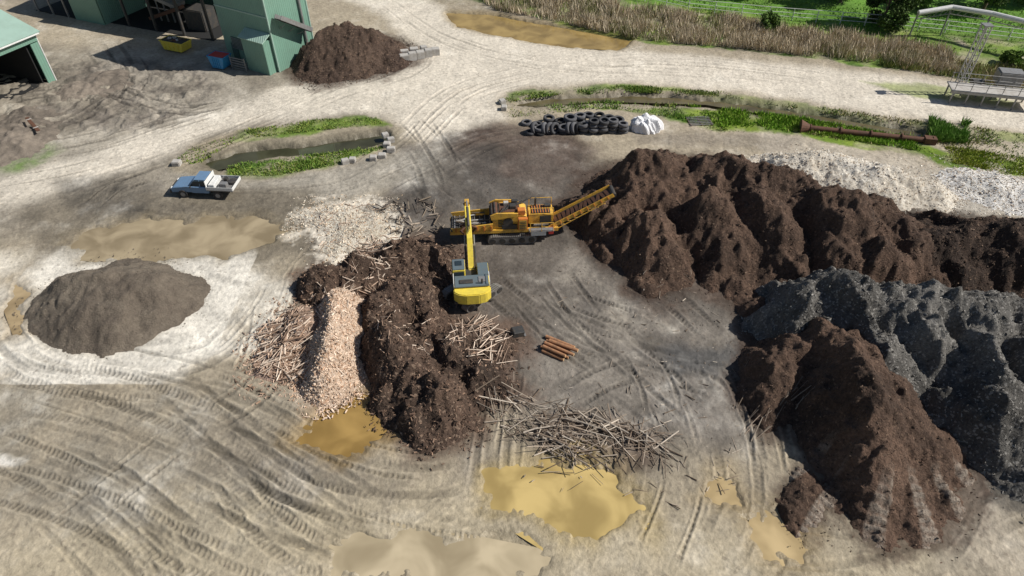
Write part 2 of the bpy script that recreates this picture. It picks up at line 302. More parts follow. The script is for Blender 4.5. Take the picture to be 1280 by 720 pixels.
blend(mk([(820,428),(940,435),(930,462),(850,465)],0.7)*0.75,c(.10,.10,.10),.3)
blend(mk([(20,80),(240,75),(280,115),(190,165),(60,165),(20,120)],1.5)*np.clip(.6+.9*n4,0,1)*.85,c(.14,.12,.10),.5,.2)
blend(mk([(640,520),(720,508),(820,545),(825,572),(770,592),(690,580),(640,545)],.8)*np.clip(.75+.6*n4,0,1),c(.12,.09,.07),.4)
blend(mk([(1190,580),(1290,570),(1290,730),(1150,730)],1.5)*.6,c(.34,.30,.25),.3)
blend(mk([(0,560),(32,562),(26,580),(0,578)],.4)*.8,c(.75,.72,.66))
def stain(P,col,w0,w1,am):
    h=P.raw(X,Y,False); m=ss(-w1,-w0,h+0.5*n2[:,0]+0.3*n3[:,0])[:,None]*am; blend(m,col,.3)
stain(P4,BRA,0.2,1.9,.85); stain(P4b,DKA,0.2,1.2,.8); stain(P5,np.array(GRA)*.8,0.1,1.0,.8); stain(P6,BRA,0.0,0.9,.8); stain(P3,DKB,0.0,1.4,.85)
stain(P8,BRA,0.1,1.4,.8); stain(P2,(.45,.35,.27),0,1.0,.6); stain(P2c,(.70,.64,.54),-.1,.5,.85)
# grass
GR=c(.10,.185,.028); GR2=c(.20,.25,.055)
gA=[(205,208),(238,182),(300,163),(400,150),(470,148),(496,160),(492,188),(430,207),(340,222),(280,224)]
gB=[(622,128),(650,113),(780,107),(900,115),(1100,145),(1300,170),(1300,225),(1190,205),(1150,190),(1000,168),(900,166),(850,150),(760,136),(640,148)]
gC=[(560,-10),(620,8),(760,48),(900,62),(1100,84),(1200,100),(1300,118),(1300,-40),(560,-60)]
blend(mk(gA,.6)*.8,c(.34,.29,.21),.2); blend(mk(gB,.6)*.6,c(.38,.33,.25),.2)
for g,a in (([(300,164),(400,150),(470,148),(480,156),(400,164),(290,176)],1),([(285,206),(340,200),(440,188),(485,184),(430,205),(340,221),(285,222)],1),([(640,118),(780,108),(900,116),(900,121),(780,114),(640,127)],.8),([(860,136),(1000,150),(1140,176),(1190,190),(1300,205),(1300,225),(1190,205),(1000,170),(900,166),(850,150),(760,136),(700,140)],1.1),([(900,118),(1100,146),(1300,172),(1300,182),(1100,158),(900,126)],.6),(gC,1.0)):
    blend(mk(g,0.35)*a*np.clip(0.85+0.9*fbm(X,Y,0.45,3,12)[:,None],0.0,1),GR+(GR2-GR)*np.clip(0.4+0.6*n1+.4*n2,0,1),.35)
blend(mk([(-20,165),(40,170),(70,190),(20,215),(-20,215)],.8)*np.clip(.6+n2,0,1)*.8,GR,.3)
blend(mk([(1080,100),(1180,108),(1270,128),(1270,136),(1150,122)],.5)*0.7,GR2*1.1,.3)
blend(mk([(560,-60),(1300,-60),(1300,50),(1000,30),(800,0)],2)*0.95,c(.11,.24,.03),.3)
blend(ss(95,115,Y)[:,None]*ss(-30,0,X)[:,None],c(.11,.24,.03),.2)
# relief
Z=0.06+0.05*fbm(X,Y,0.25,3,14)+0.035*fbm(X,Y,1.2,4,15,.6)+0.02*n3[:,0]
mudlump=(mk([(20,80),(240,80),(270,120),(180,170),(-10,180),(-10,110)],1.5))[:,0]; Z+=mudlump*0.4*np.abs(fbm(X,Y,0.6,4,18))
deb=(mk([(650,520),(720,510),(815,545),(820,570),(770,588),(690,576)],.8))[:,0]; Z+=deb*.28*np.clip(.4+fbm(X,Y,.8,4,19),0,1)
Z=np.maximum(Z,0.01)
TR=[([(-20,515),(120,560),(260,640),(330,730)],8,3.8,.70),([(-20,465),(150,497),(300,545),(420,600),(520,640)],8,3,.72),
([(-20,590),(100,640),(200,700),(230,740)],6,3,.78),([(180,470),(280,530),(400,600),(560,612),(640,560)],8,2.5,.70),
([(300,470),(330,560),(420,640),(560,685),(700,700),(860,650)],6,2.2,.8),([(-20,440),(200,472),(330,485)],3,1.2,.8),
([(480,730),(600,645),(640,570),(655,480),(640,400)],4,2,.75),([(860,730),(900,610),(880,500),(820,420),(760,360)],6,3,.7),
([(640,330),(700,380),(800,420),(900,430)],6,3.5,.68),([(-20,262),(150,215),(300,165),(400,120),(520,70),(430,-10)],7,2.8,.76),
([(-20,300),(200,243),(400,235),(500,190),(600,110),(800,80),(1000,98),(1290,142)],4,1.2,.82),([(-20,215),(120,190),(250,150),(380,110)],7,3.2,.66),
([(10,120),(120,105),(230,130),(300,110)],7,2.8,.55),([(500,150),(530,190),(560,240),(600,262)],5,2.8,.7),
([(480,0),(560,52),(700,82),(900,92),(1290,148)],4,1.3,.85),([(1290,590),(1230,650),(1180,730)],4,2,.75),([(900,700),(1100,706),(1290,680)],3,1.5,.8),
([(90,270),(330,325),(300,420),(210,465),(60,450),(5,400),(15,340),(90,308)],4,1.0,.8),([(120,262),(150,230),(220,215)],5,1.6,.5),
([(700,500),(800,460),(900,470),(930,520)],4,2,.7),([(690,340),(760,420),(860,500),(900,560)],5,3,.7),([(40,700),(200,560),(330,470),(370,330),(480,240)],4,2,.78),([(0,540),(300,680),(500,700),(640,690)],5,2,.8),
([(-20,185),(100,150),(160,100),(120,40)],5,2.5,.65),([(460,250),(560,200),(640,170),(760,165)],4,2,.75)]
for pts,n,spread,mul in TR:
    base=catmull(gp(pts),6); T=np.gradient(base,axis=0); Nn=np.stack([-T[:,1],T[:,0]],-1); Nn/=np.linalg.norm(Nn,axis=1,keepdims=True)
    for k in range(n):
        ph=rng.uniform(0,6); s=np.linspace(0,1,len(base))
        off=rng.uniform(-spread,spread)+0.7*np.sin(s*rng.uniform(2,6)+ph); P=base+Nn*off[:,None]
        a=int(rng.uniform(0,0.35)*len(P)); b=int(rng.uniform(0.65,1)*len(P)); P=P[a:b]
        if len(P)<3: continue
        gauge=rng.choice([0.85,1.05]); wd=rng.uniform(.12,.34); tread=rng.random()<0.35
        idx,d,sd,al=pathd(X,Y,P,2.0)
        q=np.abs(np.abs(sd)-gauge)+.06*vn(al*1.3,sd*0,k+5); rut=ss(wd,wd*0.5,q)*(d<1.9); lip=ss(0.14,0.0,np.abs(q-wd-0.07))*(d<1.9)
        L=al.max() if al.size else 1; fade=ss(0,2,al)*ss(0,2,L-al)*np.clip(0.45+1.0*vn(al*0.3,sd*0.2+k,int(k+3)),0,1)
        tr=(np.sin(al*2*math.pi/0.34+np.abs(sd)*6)>0)*1.0 if tread else 0.5
        Z[idx]+=(-0.05*rut*(0.4+0.9*tr)+0.045*lip)*fade
        f=(rut*(0.55+0.6*tr)*fade)[:,None]; C[idx]*=1-(1-mul)*f*1.2; C[idx]*=1+0.10*(lip*fade)[:,None]
for k in range(200):
    x0,y0=rng.uniform(-34,36),rng.uniform(17,62); an=rng.uniform(-.5,.5)+(0.5 if x0>0 else -0.6); L=rng.uniform(2,9); cv=rng.uniform(-.15,.15)
    s=np.linspace(0,L,12); P=np.stack([x0+s*np.cos(an+cv*s),y0+s*np.sin(an+cv*s)],-1)
    idx,d,sd,al=pathd(X,Y,P,1.2); w=rng.uniform(.05,.5); f=ss(w,w*.3,d)*ss(0,2,al)*ss(0,2,al.max()-al if al.size else 1)*np.clip(.6+.8*n3[idx,0],0,1)
    C[idx]*=(1+rng.uniform(-.35,.2)*f)[:,None]; Z[idx]+=0.035*f*rng.choice([-1,1])
# water bodies
PUD={'muddy_puddle':[([(612,600),(650,585),(720,578),(765,590),(790,625),(780,655),(750,672),(700,668),(660,645),(630,630)],(.50,.375,.155)),
 ([(398,520),(430,495),(480,488),(490,518),(470,545),(425,562),(383,553)],(.36,.235,.08)),
 ([(90,300),(150,284),(250,274),(335,272),(362,285),(345,300),(300,312),(280,320),(200,322),(110,320)],(.35,.285,.185)),
 ([(878,628),(905,612),(922,615),(915,640)],(.46,.35,.19)),([(930,665),(972,648),(990,668),(985,692),(945,690)],(.46,.35,.19)),
 ([(400,690),(520,672),(640,690),(680,712),(640,735),(430,735)],(.46,.385,.26)),([(8,375),(22,360),(35,385),(40,410),(22,415)],(.38,.29,.17))],
 'pond':[([(560,16),(610,18),(700,34),(785,50),(772,61),(690,55),(610,40),(575,32)],(.34,.24,.09))],
 'ditch_water':[([(262,200),(300,188),(400,178),(478,166),(482,176),(440,183),(340,194),(275,208)],(.06,.06,.035)),([(650,128),(700,120),(800,118),(900,124),(1010,140),(1150,163),(1150,169),(1000,147),(880,130),(760,124),(680,130)],(.13,.11,.06))]}
def watermat(nm,col):
    m=bpy.data.materials.new(nm); m.use_nodes=True; t=m.node_tree; N=t.nodes; b=N['Principled BSDF']; tc=N.new('ShaderNodeTexCoord'); n=N.new('ShaderNodeTexNoise')
    n.inputs['Scale'].default_value=0.4; n.inputs['Detail'].default_value=3; n.inputs['Distortion'].default_value=0.5; t.links.new(tc.outputs['Object'],n.inputs['Vector'])
    r=N.new('ShaderNodeValToRGB'); r.color_ramp.interpolation='EASE'; r.color_ramp.elements[0].position=.3; r.color_ramp.elements[1].position=.7
    r.color_ramp.elements[0].color=(col[0]*.68,col[1]*.66,col[2]*.62,1); r.color_ramp.elements[1].color=(*[min(1,v*1.2) for v in col],1)
    t.links.new(n.outputs['Fac'],r.inputs[0]); t.links.new(r.outputs[0],b.inputs['Base Color']); b.inputs['Roughness'].default_value=.03; b.inputs['IOR'].default_value=1.4; return m
wi=0; DITCH=[]; PUDP=[]
for nm,lst in PUD.items():
    for poly,col in lst:
        P=np.array(gp(poly))[:,:2]; deep={'muddy_puddle':.14,'pond':.5,'ditch_water':.9}[nm]; lvl={'muddy_puddle':-.03,'pond':-.15,'ditch_water':-.35}[nm]
        if nm!='muddy_puddle': DITCH.append(P)
        PUDP.append(P)
        soft=.6 if nm=='muddy_puddle' else .9
        wob=1.2 if nm=='muddy_puddle' else .5
        sd=polysd(X+wob*fbm(X,Y,.4,4,61,.6),Y+wob*fbm(X,Y,.4,4,62,.6),P,4); m=ss(-soft,soft*.6,sd); Z=Z*(1-m)-deep*m
        f=ss(-1.8,.1,sd)[:,None]*.65; C=C*(1-f)+f*np.array(col)*.66*(1+.2*n2); wet-=ss(-1.6,.1,sd)[:,None]*.8
        cen=P.mean(0); d=P-cen; ln=np.linalg.norm(d,axis=1,keepdims=True); Q=cen+d*(ln+(1.4 if nm=='muddy_puddle' else .6))/ln
        bm=bmesh.new(); vs=[bm.verts.new((q[0],q[1],lvl)) for q in Q]; bm.faces.new(vs); bmesh.ops.triangulate(bm,faces=bm.faces)
        me=bpy.data.meshes.new(nm); bm.to_mesh(me); bm.free(); me.materials.append(watermat('water_%d'%wi,col)); wi+=1
        if me.polygons[0].normal.z<0: me.flip_normals()
        link(bpy.data.objects.new(nm,me))
C=np.clip(C,0.01,.85); wet=np.clip(wet,0,1)
fastmesh('ground',np.stack([X,Y,Z],-1),grid_faces(NR,NC),M_ground,np.concatenate([C,wet],1),True)
for P in PILES:
    if P is P1: P.build(1500,(.03,.09))
    elif P is P2: P.build(8000,(.05,.14),[(.62,.48,.36),(.76,.62,.5),(.45,.29,.19),(.7,.54,.41)],2.4)
    elif P is P2c: P.build(2500,(.04,.13),[(.7,.6,.48),(.8,.74,.62),(.5,.38,.26)],2.2)
    elif P is P2b: P.build(2500,(.05,.16),[(.5,.36,.27),(.3,.2,.14)],2.5)
    elif P is P3: P.build(7000,(.04,.15),[DKA,DKB,DKB,(.3,.2,.14),(.16,.1,.07)],2.2)
    elif P in (P7,P7b): P.build(4000,(.05,.14),[(.75,.68,.58),(.5,.4,.3),(.8,.76,.68)],1.5)
    elif P is P5: P.build(7000,(.04,.14),[GRA,GRB,(.34,.32,.29),(.24,.23,.21)],1.8)
    elif P is P9: P.build(0)
    elif P is P6: P.build(3500,(.03,.10),[BRA,BRB,DKA,(.2,.14,.1)],1.8)
    else: P.build(7000,(.035,.13),[BRA,BRB,DKA,(.2,.14,.1)],1.8)
def surf(x,y):
    h=np.full(x.shape,0.06)
    for P in PILES: h=np.maximum(h,P.raw(x,y))
    return h
def litter(name,poly,n,szr,cols):
    P=np.array(gp(poly))[:,:2]; x=rng.uniform(P[:,0].min(),P[:,0].max(),n*3); y=rng.uniform(P[:,1].min(),P[:,1].max(),n*3); k=(polysd(x,y,P,1)>0)&(fbm(x,y,.35,3,44)+rng.uniform(-.4,.8,len(x))>.1)
    for D_ in PUDP: k&=polysd(x,y,D_,2)<-.9
    x=x[k][:n]; y=y[k][:n]; n=len(x)
    sz=szr[0]+(szr[1]-szr[0])*rng.random(n)**4; Mx=frames(rng.normal(size=(n,3))*[1,1,.4],rng.uniform(0,6,n))*np.stack([sz*1.3,sz,sz*.6],-1)[:,None,:]
    cc=np.array(cols); instances(name,BOXV,BOXF,Mx,np.stack([x,y,np.full(n,.05)],-1),cc[rng.integers(0,len(cc),n)]*rng.uniform(.7,1.2,(n,1)),M_bits)
litter('mud_clods',[(590,180),(720,180),(740,330),(960,400),(930,560),(640,520),(620,400)],1800,(.02,.09),[(.10,.08,.065),(.16,.13,.11),(.24,.2,.16)])
# ---------------- scattered timber ----------------
def ngon_prism(n,taper=.85):
    a=np.arange(n)*2*math.pi/n; v=[[-.5,math.cos(t)*.5,math.sin(t)*.5] for t in a]+[[.5,math.cos(t)*.5*taper,math.sin(t)*.5*taper] for t in a]
    f=[[i,(i+1)%n,n+(i+1)%n,n+i] for i in range(n)]
    f+= [[0,3,2,1],[0,5,4,3],[6,7,8,9],[6,9,10,11]] if n==6 else []
    return np.array(v),np.array(f)
L6V,L6F=ngon_prism(6)
def timber(name,poly,n,lr,rr,cols,amean=None,asd=1.5,stack=0.25,tilt=.12):
    P=np.array(gp(poly))[:,:2]; xs=[];ys=[]
    while len(xs)<n:
        x=rng.uniform(P[:,0].min(),P[:,0].max(),2000); y=rng.uniform(P[:,1].min(),P[:,1].max(),2000); k=polysd(x,y,P,1)>0; xs+=list(x[k]); ys+=list(y[k])
    x=np.array(xs[:n]);y=np.array(ys[:n]); a=rng.normal(amean,asd,n) if amean is not None else rng.uniform(0,6.3,n)
    l=lr[0]+(lr[1]-lr[0])*rng.random(n)**1.6; r=rng.uniform(*rr,n)
    dx=np.cos(a)*l/2; dy=np.sin(a)*l/2; z0=surf(x-dx,y-dy); z1=surf(x+dx,y+dy); zc=surf(x,y)
    base=np.maximum((z0+z1)/2,zc-.1)+r*.5+rng.random(n)*stack; sl=(z1-z0)+rng.normal(0,tilt,n)*l
    D=np.stack([2*dx,2*dy,sl],-1); Mx=frames(D,rng.uniform(0,6,n))*np.stack([l,r*2,r*rng.uniform(.8,2,n)],-1)[:,None,:]
    cc=np.array(cols); Cc=cc[rng.integers(0,len(cc),n)]*rng.uniform(.6,1.2,(n,1))
    return instances(name,L6V,L6F,Mx,np.stack([x,y,base],-1),Cc,M_bits)
WD=[(.40,.33,.26),(.58,.50,.41),(.26,.2,.15),(.15,.11,.08),(.3,.25,.2)]; WP=[(.66,.52,.41),(.76,.63,.51),(.48,.34,.25)]
timber('timber_debris',[(650,530),(720,515),(800,545),(828,560),(770,585),(700,575),(660,552)],230,(.6,3.2),(.02,.055),WD,-.35,.7,.35)
timber('timber_debris',[(605,490),(650,495),(740,512),(850,548),(830,580),(700,570),(630,545)],190,(.4,2.8),(.015,.045),WD,-.4,.8,.15)
timber('timber_debris',[(570,402),(620,402),(636,455),(600,475),(560,440)],80,(.6,2.2),(.02,.04),WP,1.2,.9,.3)
timber('timber_slabs',[(322,420),(365,388),(385,405),(378,480),(338,465)],330,(.6,2.0),(.02,.055),WP+[(.3,.2,.14)],.7,.7,.25)
timber('timber_slabs',[(440,310),(480,300),(500,330),(470,380),(440,380)],130,(.3,1.3),(.02,.05),WP,None,1,.05)
timber('timber_slabs',[(380,370),(445,365),(450,480),(378,500)],140,(.3,.9),(.02,.045),WP,None,1,.03)
timber('timber_debris',[(470,400),(540,400),(560,460),(480,470)],70,(.2,1.0),(.015,.04),WP+[(.3,.2,.14)],None,1,.05)
timber('timber_debris',[(925,525),(985,500),(1000,512),(945,550)],22,(.8,2.4),(.02,.045),[(.30,.25,.2),(.24,.19,.15)],.7,.15,.0,.01)
timber('timber_debris',[(620,470),(940,440),(930,620),(860,650),(640,600)],170,(.15,1.2),(.012,.035),WD,None,1,.0)
timber('timber_debris',[(390,258),(470,255),(500,300),(400,310)],60,(.3,1.2),(.02,.04),WP,None,1,.05)
timber('timber_debris',[(700,330),(900,350),(920,440),(640,450)],90,(.1,.7),(.012,.035),WD,None,1,.0)
timber('timber_debris',[(470,255),(540,250),(560,290),(490,300)],70,(.3,1.6),(.03,.08),[(.1,.08,.07),(.2,.16,.12),(.4,.33,.26)],None,1,.3)
# ---------------- part builders ----------------
def empty(name,loc,rz=0):
    e=bpy.data.objects.new(name,None); e.location=loc; e.rotation_euler=(0,0,rz); e.empty_display_size=.3; return link(e)
def fin(bm,name,mat,par,smooth=False):
    bmesh.ops.recalc_face_normals(bm,faces=bm.faces); me=bpy.data.meshes.new(name); bm.to_mesh(me); bm.free(); me.materials.append(mat)
    if smooth:
        for p in me.polygons: p.use_smooth=True
    return link(bpy.data.objects.new(name,me),par)
def box(par,name,size,loc,mat,rot=(0,0,0),bev=.03):
    bm=bmesh.new(); bmesh.ops.create_cube(bm,size=1); bmesh.ops.scale(bm,vec=size,verts=bm.verts)
    if bev: bmesh.ops.bevel(bm,geom=list(bm.edges),offset=min(bev,min(size)*.3),segments=2,affect='EDGES')
    ob=fin(bm,name,mat,par); ob.location=loc; ob.rotation_euler=rot; return ob
def cyl(par,name,p,q,r,mat,seg=12,r2=None):
    p=Vector(p);q=Vector(q); d=q-p; bm=bmesh.new(); bmesh.ops.create_cone(bm,cap_ends=True,segments=seg,radius1=r,radius2=r if r2 is None else r2,depth=d.length)
    ob=fin(bm,name,mat,par); ob.location=(p+q)/2; ob.rotation_euler=d.to_track_quat('Z','Y').to_euler(); return ob
def prism(par,name,pts,w,mat,x=0,axis='X',bev=.02):
    bm=bmesh.new(); n=len(pts)
    def co(p,s): return (x+s*w/2,p[0],p[1]) if axis=='X' else (p[0],x+s*w/2,p[1])
    a=[bm.verts.new(co(p,-1)) for p in pts]; b=[bm.verts.new(co(p,1)) for p in pts]
    bm.faces.new(a); bm.faces.new(b[::-1])
    for i in range(n): bm.faces.new((a[i],a[(i+1)%n],b[(i+1)%n],b[i]))
    if bev: bmesh.ops.bevel(bm,geom=list(bm.edges),offset=bev,segments=1,affect='EDGES')
    return fin(bm,name,mat,par)
def stad(L,h,n=8):
    r=h/2; o=[]
    for i in range(n+1): t=-math.pi/2+math.pi*i/n; o.append((L/2-r+r*math.cos(t),r+r*math.sin(t)))
    for i in range(n+1): t=math.pi/2+math.pi*i/n; o.append((-L/2+r+r*math.cos(t),r+r*math.sin(t)))
    return o
def track(par,name,L,h,w,off,ax='X'):
    prism(par,name,stad(L,h),w,M_track,off,ax,.02)
    n=int(L/.2)
    for i in range(n):
        p=-L/2+h/2+(L-h)*(i+.5)/n
        s=(w+.04,.08,.05) if ax=='X' else (.08,w+.04,.05); l=(off,p,h+.02) if ax=='X' else (p,off,h+.02); box(par,name+'_pad',s,l,M_steel,bev=0)
    for i in range(5):
        p=-L/2+h/2+(L-h)*i/4
        for sgn in (-1,1):
            o=off+sgn*(w/2+.02)
            if ax=='X': cyl(par,name+'_roller',(o-.03,p,h/2),(o+.03,p,h/2),h*.32,M_dsteel)
            else: cyl(par,name+'_roller',(p,o-.03,h/2),(p,o+.03,h/2),h*.32,M_dsteel)
# ---------------- excavator ----------------
e=empty('excavator',G(590,369,0.05),math.radians(6)); e.scale=(.97,.84,.84)
und=bpy.data.objects.new('undercarriage',None); link(und,e); und.rotation_euler=(0,0,math.radians(-48))
track(und,'track_left',3.9,.85,.6,-1.15); track(und,'track_right',3.9,.85,.6,1.15)
box(und,'carbody',(1.9,1.6,.4),(0,0,.65),M_dsteel); cyl(e,'slew_ring',(0,0,.8),(0,0,1.1),.75,M_dsteel,20)
box(e,'house_frame',(2.7,4.0,.25),(0,-.2,1.2),M_dsteel)
cw=[(-1.35,-1.5),(-1.35,-1.95),(-1.0,-2.3),(-.5,-2.45),(.5,-2.45),(1.0,-2.3),(1.35,-1.95),(1.35,-1.5)]
bm=bmesh.new(); a=[bm.verts.new((p[0],p[1],1.15)) for p in cw]; b=[bm.verts.new((p[0],p[1],2.25)) for p in cw]; bm.faces.new(a[::-1]); bm.faces.new(b)
for i in range(8): bm.faces.new((a[i],a[(i+1)%8],b[(i+1)%8],b[i]))
bmesh.ops.bevel(bm,geom=list(bm.edges),offset=.07,segments=2,affect='EDGES'); fin(bm,'counterweight',M_yel2,e)
box(e,'engine_cover',(2.66,1.5,.95),(0,-.75,1.8),M_yel2,bev=.06); box(e,'engine_hood',(2.5,1.46,.12),(0,-.78,2.33),M_deck,bev=.04)
box(e,'hood_vent',(1.0,.5,.06),(-.4,-.9,2.42),M_dsteel); box(e,'hood_vent_small',(.5,.7,.05),(.75,-.7,2.42),M_steel); cyl(e,'exhaust',(.75,-1.2,2.3),(.75,-1.2,2.85),.07,M_dsteel)
box(e,'side_box_right',(.85,1.7,.95),(.92,.85,1.75),M_yel2,bev=.05); box(e,'tank_top',(.8,1.6,.05),(.92,.85,2.25),M_deck)
box(e,'boom_foot_well',(.9,1.5,.5),(.05,.8,1.5),M_dsteel)
prism(e,'cab',[(-.0,1.25),(1.75,1.25),(1.85,1.8),(1.55,2.85),(.05,2.9)],.95,M_yel2,-.87,'X',.05)
prism(e,'cab_side_glass',[(.15,1.9),(1.68,1.9),(1.42,2.75),(.15,2.77)],1.0,M_glass,-.87,'X',.01)
box(e,'cab_rear_glass',(.75,.04,.7),(-.87,-.02,2.4),M_glass,bev=0)
box(e,'cab_front_glass',(.78,.04,1.0),(-.87,1.72,2.35),M_glass,(math.radians(14),0,0),0)
box(e,'cab_roof',(.9,1.4,.07),(-.87,.78,2.93),M_deck,bev=.03); box(e,'cab_hatch',(.5,.6,.05),(-.87,.9,2.99),M_glass)
for sx in (-1.3,1.3):
    for (p,q) in (((sx,-1.4,2.7),(sx,-.1,2.7)),((sx,-1.4,2.2),(sx,-1.4,2.7)),((sx,-.1,2.2),(sx,-.1,2.7))): cyl(e,'handrail',p,q,.03,M_white,6)
bo=[(1.2,1.6),(1.6,2.0),(3.0,4.0),(4.2,4.9),(6.2,5.4),(6.3,5.15),(4.4,4.35),(3.5,3.5),(1.9,1.5),(1.4,1.35)]
prism(e,'boom',bo,.42,M_yel2,.1,'X',.03)
st=[(5.95,5.7),(6.35,5.8),(6.75,4.9),(7.2,2.8),(7.0,2.75),(6.3,4.8),(5.9,5.3)]
prism(e,'stick',st,.34,M_yel,.1,'X',.02)
for sx in (-.25,.45): cyl(e,'boom_ram',(sx,1.7,1.5),(sx,2.9,3.2),.09,M_dsteel); cyl(e,'boom_ram_rod',(sx,2.6,2.8),(sx,3.5,3.95),.05,M_steel)
cyl(e,'stick_ram',(.1,3.6,4.85),(.1,5.2,5.7),.1,M_dsteel); cyl(e,'stick_ram_rod',(.1,5.1,5.65),(.1,6.0,5.8),.055,M_steel)
cyl(e,'bucket_ram',(.1,6.95,4.9),(.1,7.35,3.5),.08,M_dsteel)
for i in range(4): cyl(e,'hose',(.1+.06*i-.1,3.2+.1*i,4.3+.1*i),(.1+.06*i-.1,4.6,5.1),.025,M_rub,6)
for yv,zv in ((1.5,1.75),(6.2,5.35),(3.4,3.9),(7.1,2.85)): cyl(e,'pin',(-.16,yv,zv),(.36,yv,zv),.11,M_dsteel)
cyl(e,'grapple_rotator',(.1,7.1,2.85),(.1,7.1,2.3),.25,M_dsteel)
for i in range(5):
    an=i*2*math.pi/5; ex_,ey_=.1+.7*math.cos(an),7.1+.7*math.sin(an)
    cyl(e,'grapple_tine',(.1,7.1,2.4),(ex_,ey_,2.0),.1,M_rust,8); cyl(e,'grapple_tine_tip',(ex_,ey_,2.0),(.1+.3*math.cos(an),7.1+.3*math.sin(an),1.3),.11,M_rust,8,.04)
# ---------------- mobile grinder ----------------
g=empty('mobile_wood_grinder',G(640,303,0.05),math.radians(4)); g.scale=(1,1,.95)
track(g,'track_near',3.9,.8,.5,0.0,'Y'); track(g,'track_far',3.9,.8,.5,2.1,'Y')
box(g,'chassis_beam',(8.6,.22,.35),(-.6,.15,1.15),M_yel); box(g,'chassis_beam_far',(8.6,.22,.35),(-.6,1.95,1.15),M_yel); box(g,'chassis_cross',(2.6,1.58,.25),(0,1.05,1.0),M_dsteel)
prism(g,'hopper_near_wall',[(-4.6,1.35),(-1.5,1.35),(-1.5,2.0),(-4.8,1.65)],.1,M_yel,.05,'Y',.01)
prism(g,'hopper_far_wall',[(-4.6,1.35),(-1.5,1.35),(-1.5,2.1),(-4.8,1.8)],.1,M_yel,2.05,'Y',.01)
box(g,'hopper_floor_chain',(3.3,1.88,.1),(-3.1,1.05,1.4),M_dsteel)
for i in range(8): box(g,'infeed_slat',(.08,1.84,.06),(-4.5+i*.4,1.05,1.49),M_steel,bev=0)
for i in range(6): box(g,'hopper_rib',(.08,.1,.5),(-4.4+i*.55,-.06,1.6),M_org,bev=.01)
for i in range(14):
    px_=rng.uniform(-4.4,-1.9); py_=rng.uniform(.3,1.8); a_=rng.uniform(-.4,.4); cyl(g,'infeed_timber',(px_-.5,py_-.2*a_,1.6+rng.random()*.25),(px_+.5,py_+.4*a_,1.65+rng.random()*.3),.06,M_bark if i%2 else M_conc,7)
cyl(g,'infeed_roller',(-4.65,.1,1.25),(-4.65,2.0,1.25),.2,M_dsteel)
prism(g,'mill_housing',[(-1.5,1.33),(1.2,1.33),(1.2,2.5),(.6,2.8),(-.9,2.8),(-1.5,2.3)],1.7,M_yel,1.05,'Y',.04)
cyl(g,'feed_drum',(-1.3,.25,2.5),(-1.3,1.85,2.5),.36,M_rust,16)
for i in range(8): a_=i*math.pi/4; box(g,'drum_tooth',(.08,1.5,.1),(-1.3+.38*math.cos(a_),1.05,2.5+.38*math.sin(a_)),M_dsteel,(0,-a_,0),0)
for sy in (.12,1.98): prism(g,'feed_arm',[(-1.6,2.3),(.4,2.6),(.5,2.9),(-1.2,3.0),(-1.7,2.75)],.12,M_yel,sy,'Y',.02)
for i in range(12): cyl(g,'hydraulic_hose',(-.9+.17*i,.3+.12*i,2.9),(-.5+.2*i,.9+.09*i,3.1+.06*(i%2)),.035,M_rub,6)
box(g,'valve_block',(.5,.5,.3),(.1,1.0,2.98),M_dsteel); box(g,'hydraulic_tank',(.6,.5,.45),(.75,.45,2.85),M_org); box(g,'top_tray',(1.6,1.3,.05),(-.15,1.05,2.83),M_rust)
box(g,'filter_box',(.4,.35,.3),(-.4,1.4,3.0),M_conc); box(g,'motor',(.5,.35,.3),(.3,1.6,3.0),M_dsteel)
for i in range(5): box(g,'side_panel_louvre',(.35,.04,.06),(-.9,.16,1.6+i*.15),M_dsteel,bev=0)
box(g,'mill_belt_guard',(1.2,.08,.5),(-.2,.12,1.55),M_dsteel); box(g,'control_cabinet',(.75,.35,1.1),(.85,-.02,1.95),M_org); box(g,'cabinet_door',(.6,.03,.9),(.85,-.22,1.95),M_yel)
for i in range(5): box(g,'cabinet_grille',(.5,.03,.05),(.85,-.25,1.6+i*.17),M_dsteel,bev=0)
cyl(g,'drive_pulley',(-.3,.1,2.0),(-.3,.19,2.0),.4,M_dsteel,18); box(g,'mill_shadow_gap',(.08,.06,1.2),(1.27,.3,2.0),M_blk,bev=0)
box(g,'engine_house',(2.0,1.4,.95),(2.35,1.35,1.8),M_yel,bev=.05); box(g,'engine_roof_grille',(1.5,1.1,.06),(2.35,1.35,2.31),M_dsteel)
for i in range(7): box(g,'roof_slat',(.06,1.1,.06),(1.7+i*.21,1.35,2.36),M_org,bev=0)
box(g,'radiator_grille',(.9,.05,.7),(2.7,.62,1.8),M_dsteel); box(g,'fuel_tank',(1.2,.5,.55),(2.1,.0,1.05),M_white); box(g,'battery_box',(.4,.4,.5),(3.1,.0,1.1),M_red)
cyl(g,'exhaust_stack',(2.0,1.8,2.3),(2.0,1.8,3.1),.09,M_dsteel); cyl(g,'air_cleaner',(2.7,1.6,2.5),(3.2,1.6,2.5),.18,M_dsteel)
box(g,'walkway',(2.0,.5,.05),(2.3,-.3,1.45),M_steel)
for xx in (1.4,2.3,3.2): cyl(g,'guard_post',(xx,-.52,1.45),(xx,-.52,2.3),.03,M_yel,6)
for zz in (1.9,2.3): cyl(g,'guard_rail',(1.4,-.52,zz),(3.2,-.52,zz),.025,M_yel,6)
for xx in (1.5,3.3):
    for yv in (.6,2.05): cyl(g,'roof_post',(xx,yv,2.3),(xx,yv,2.95),.03,M_yel,6)
for yv in (.6,2.05): cyl(g,'roof_rail',(1.5,yv,2.95),(3.3,yv,2.95),.03,M_yel,6)
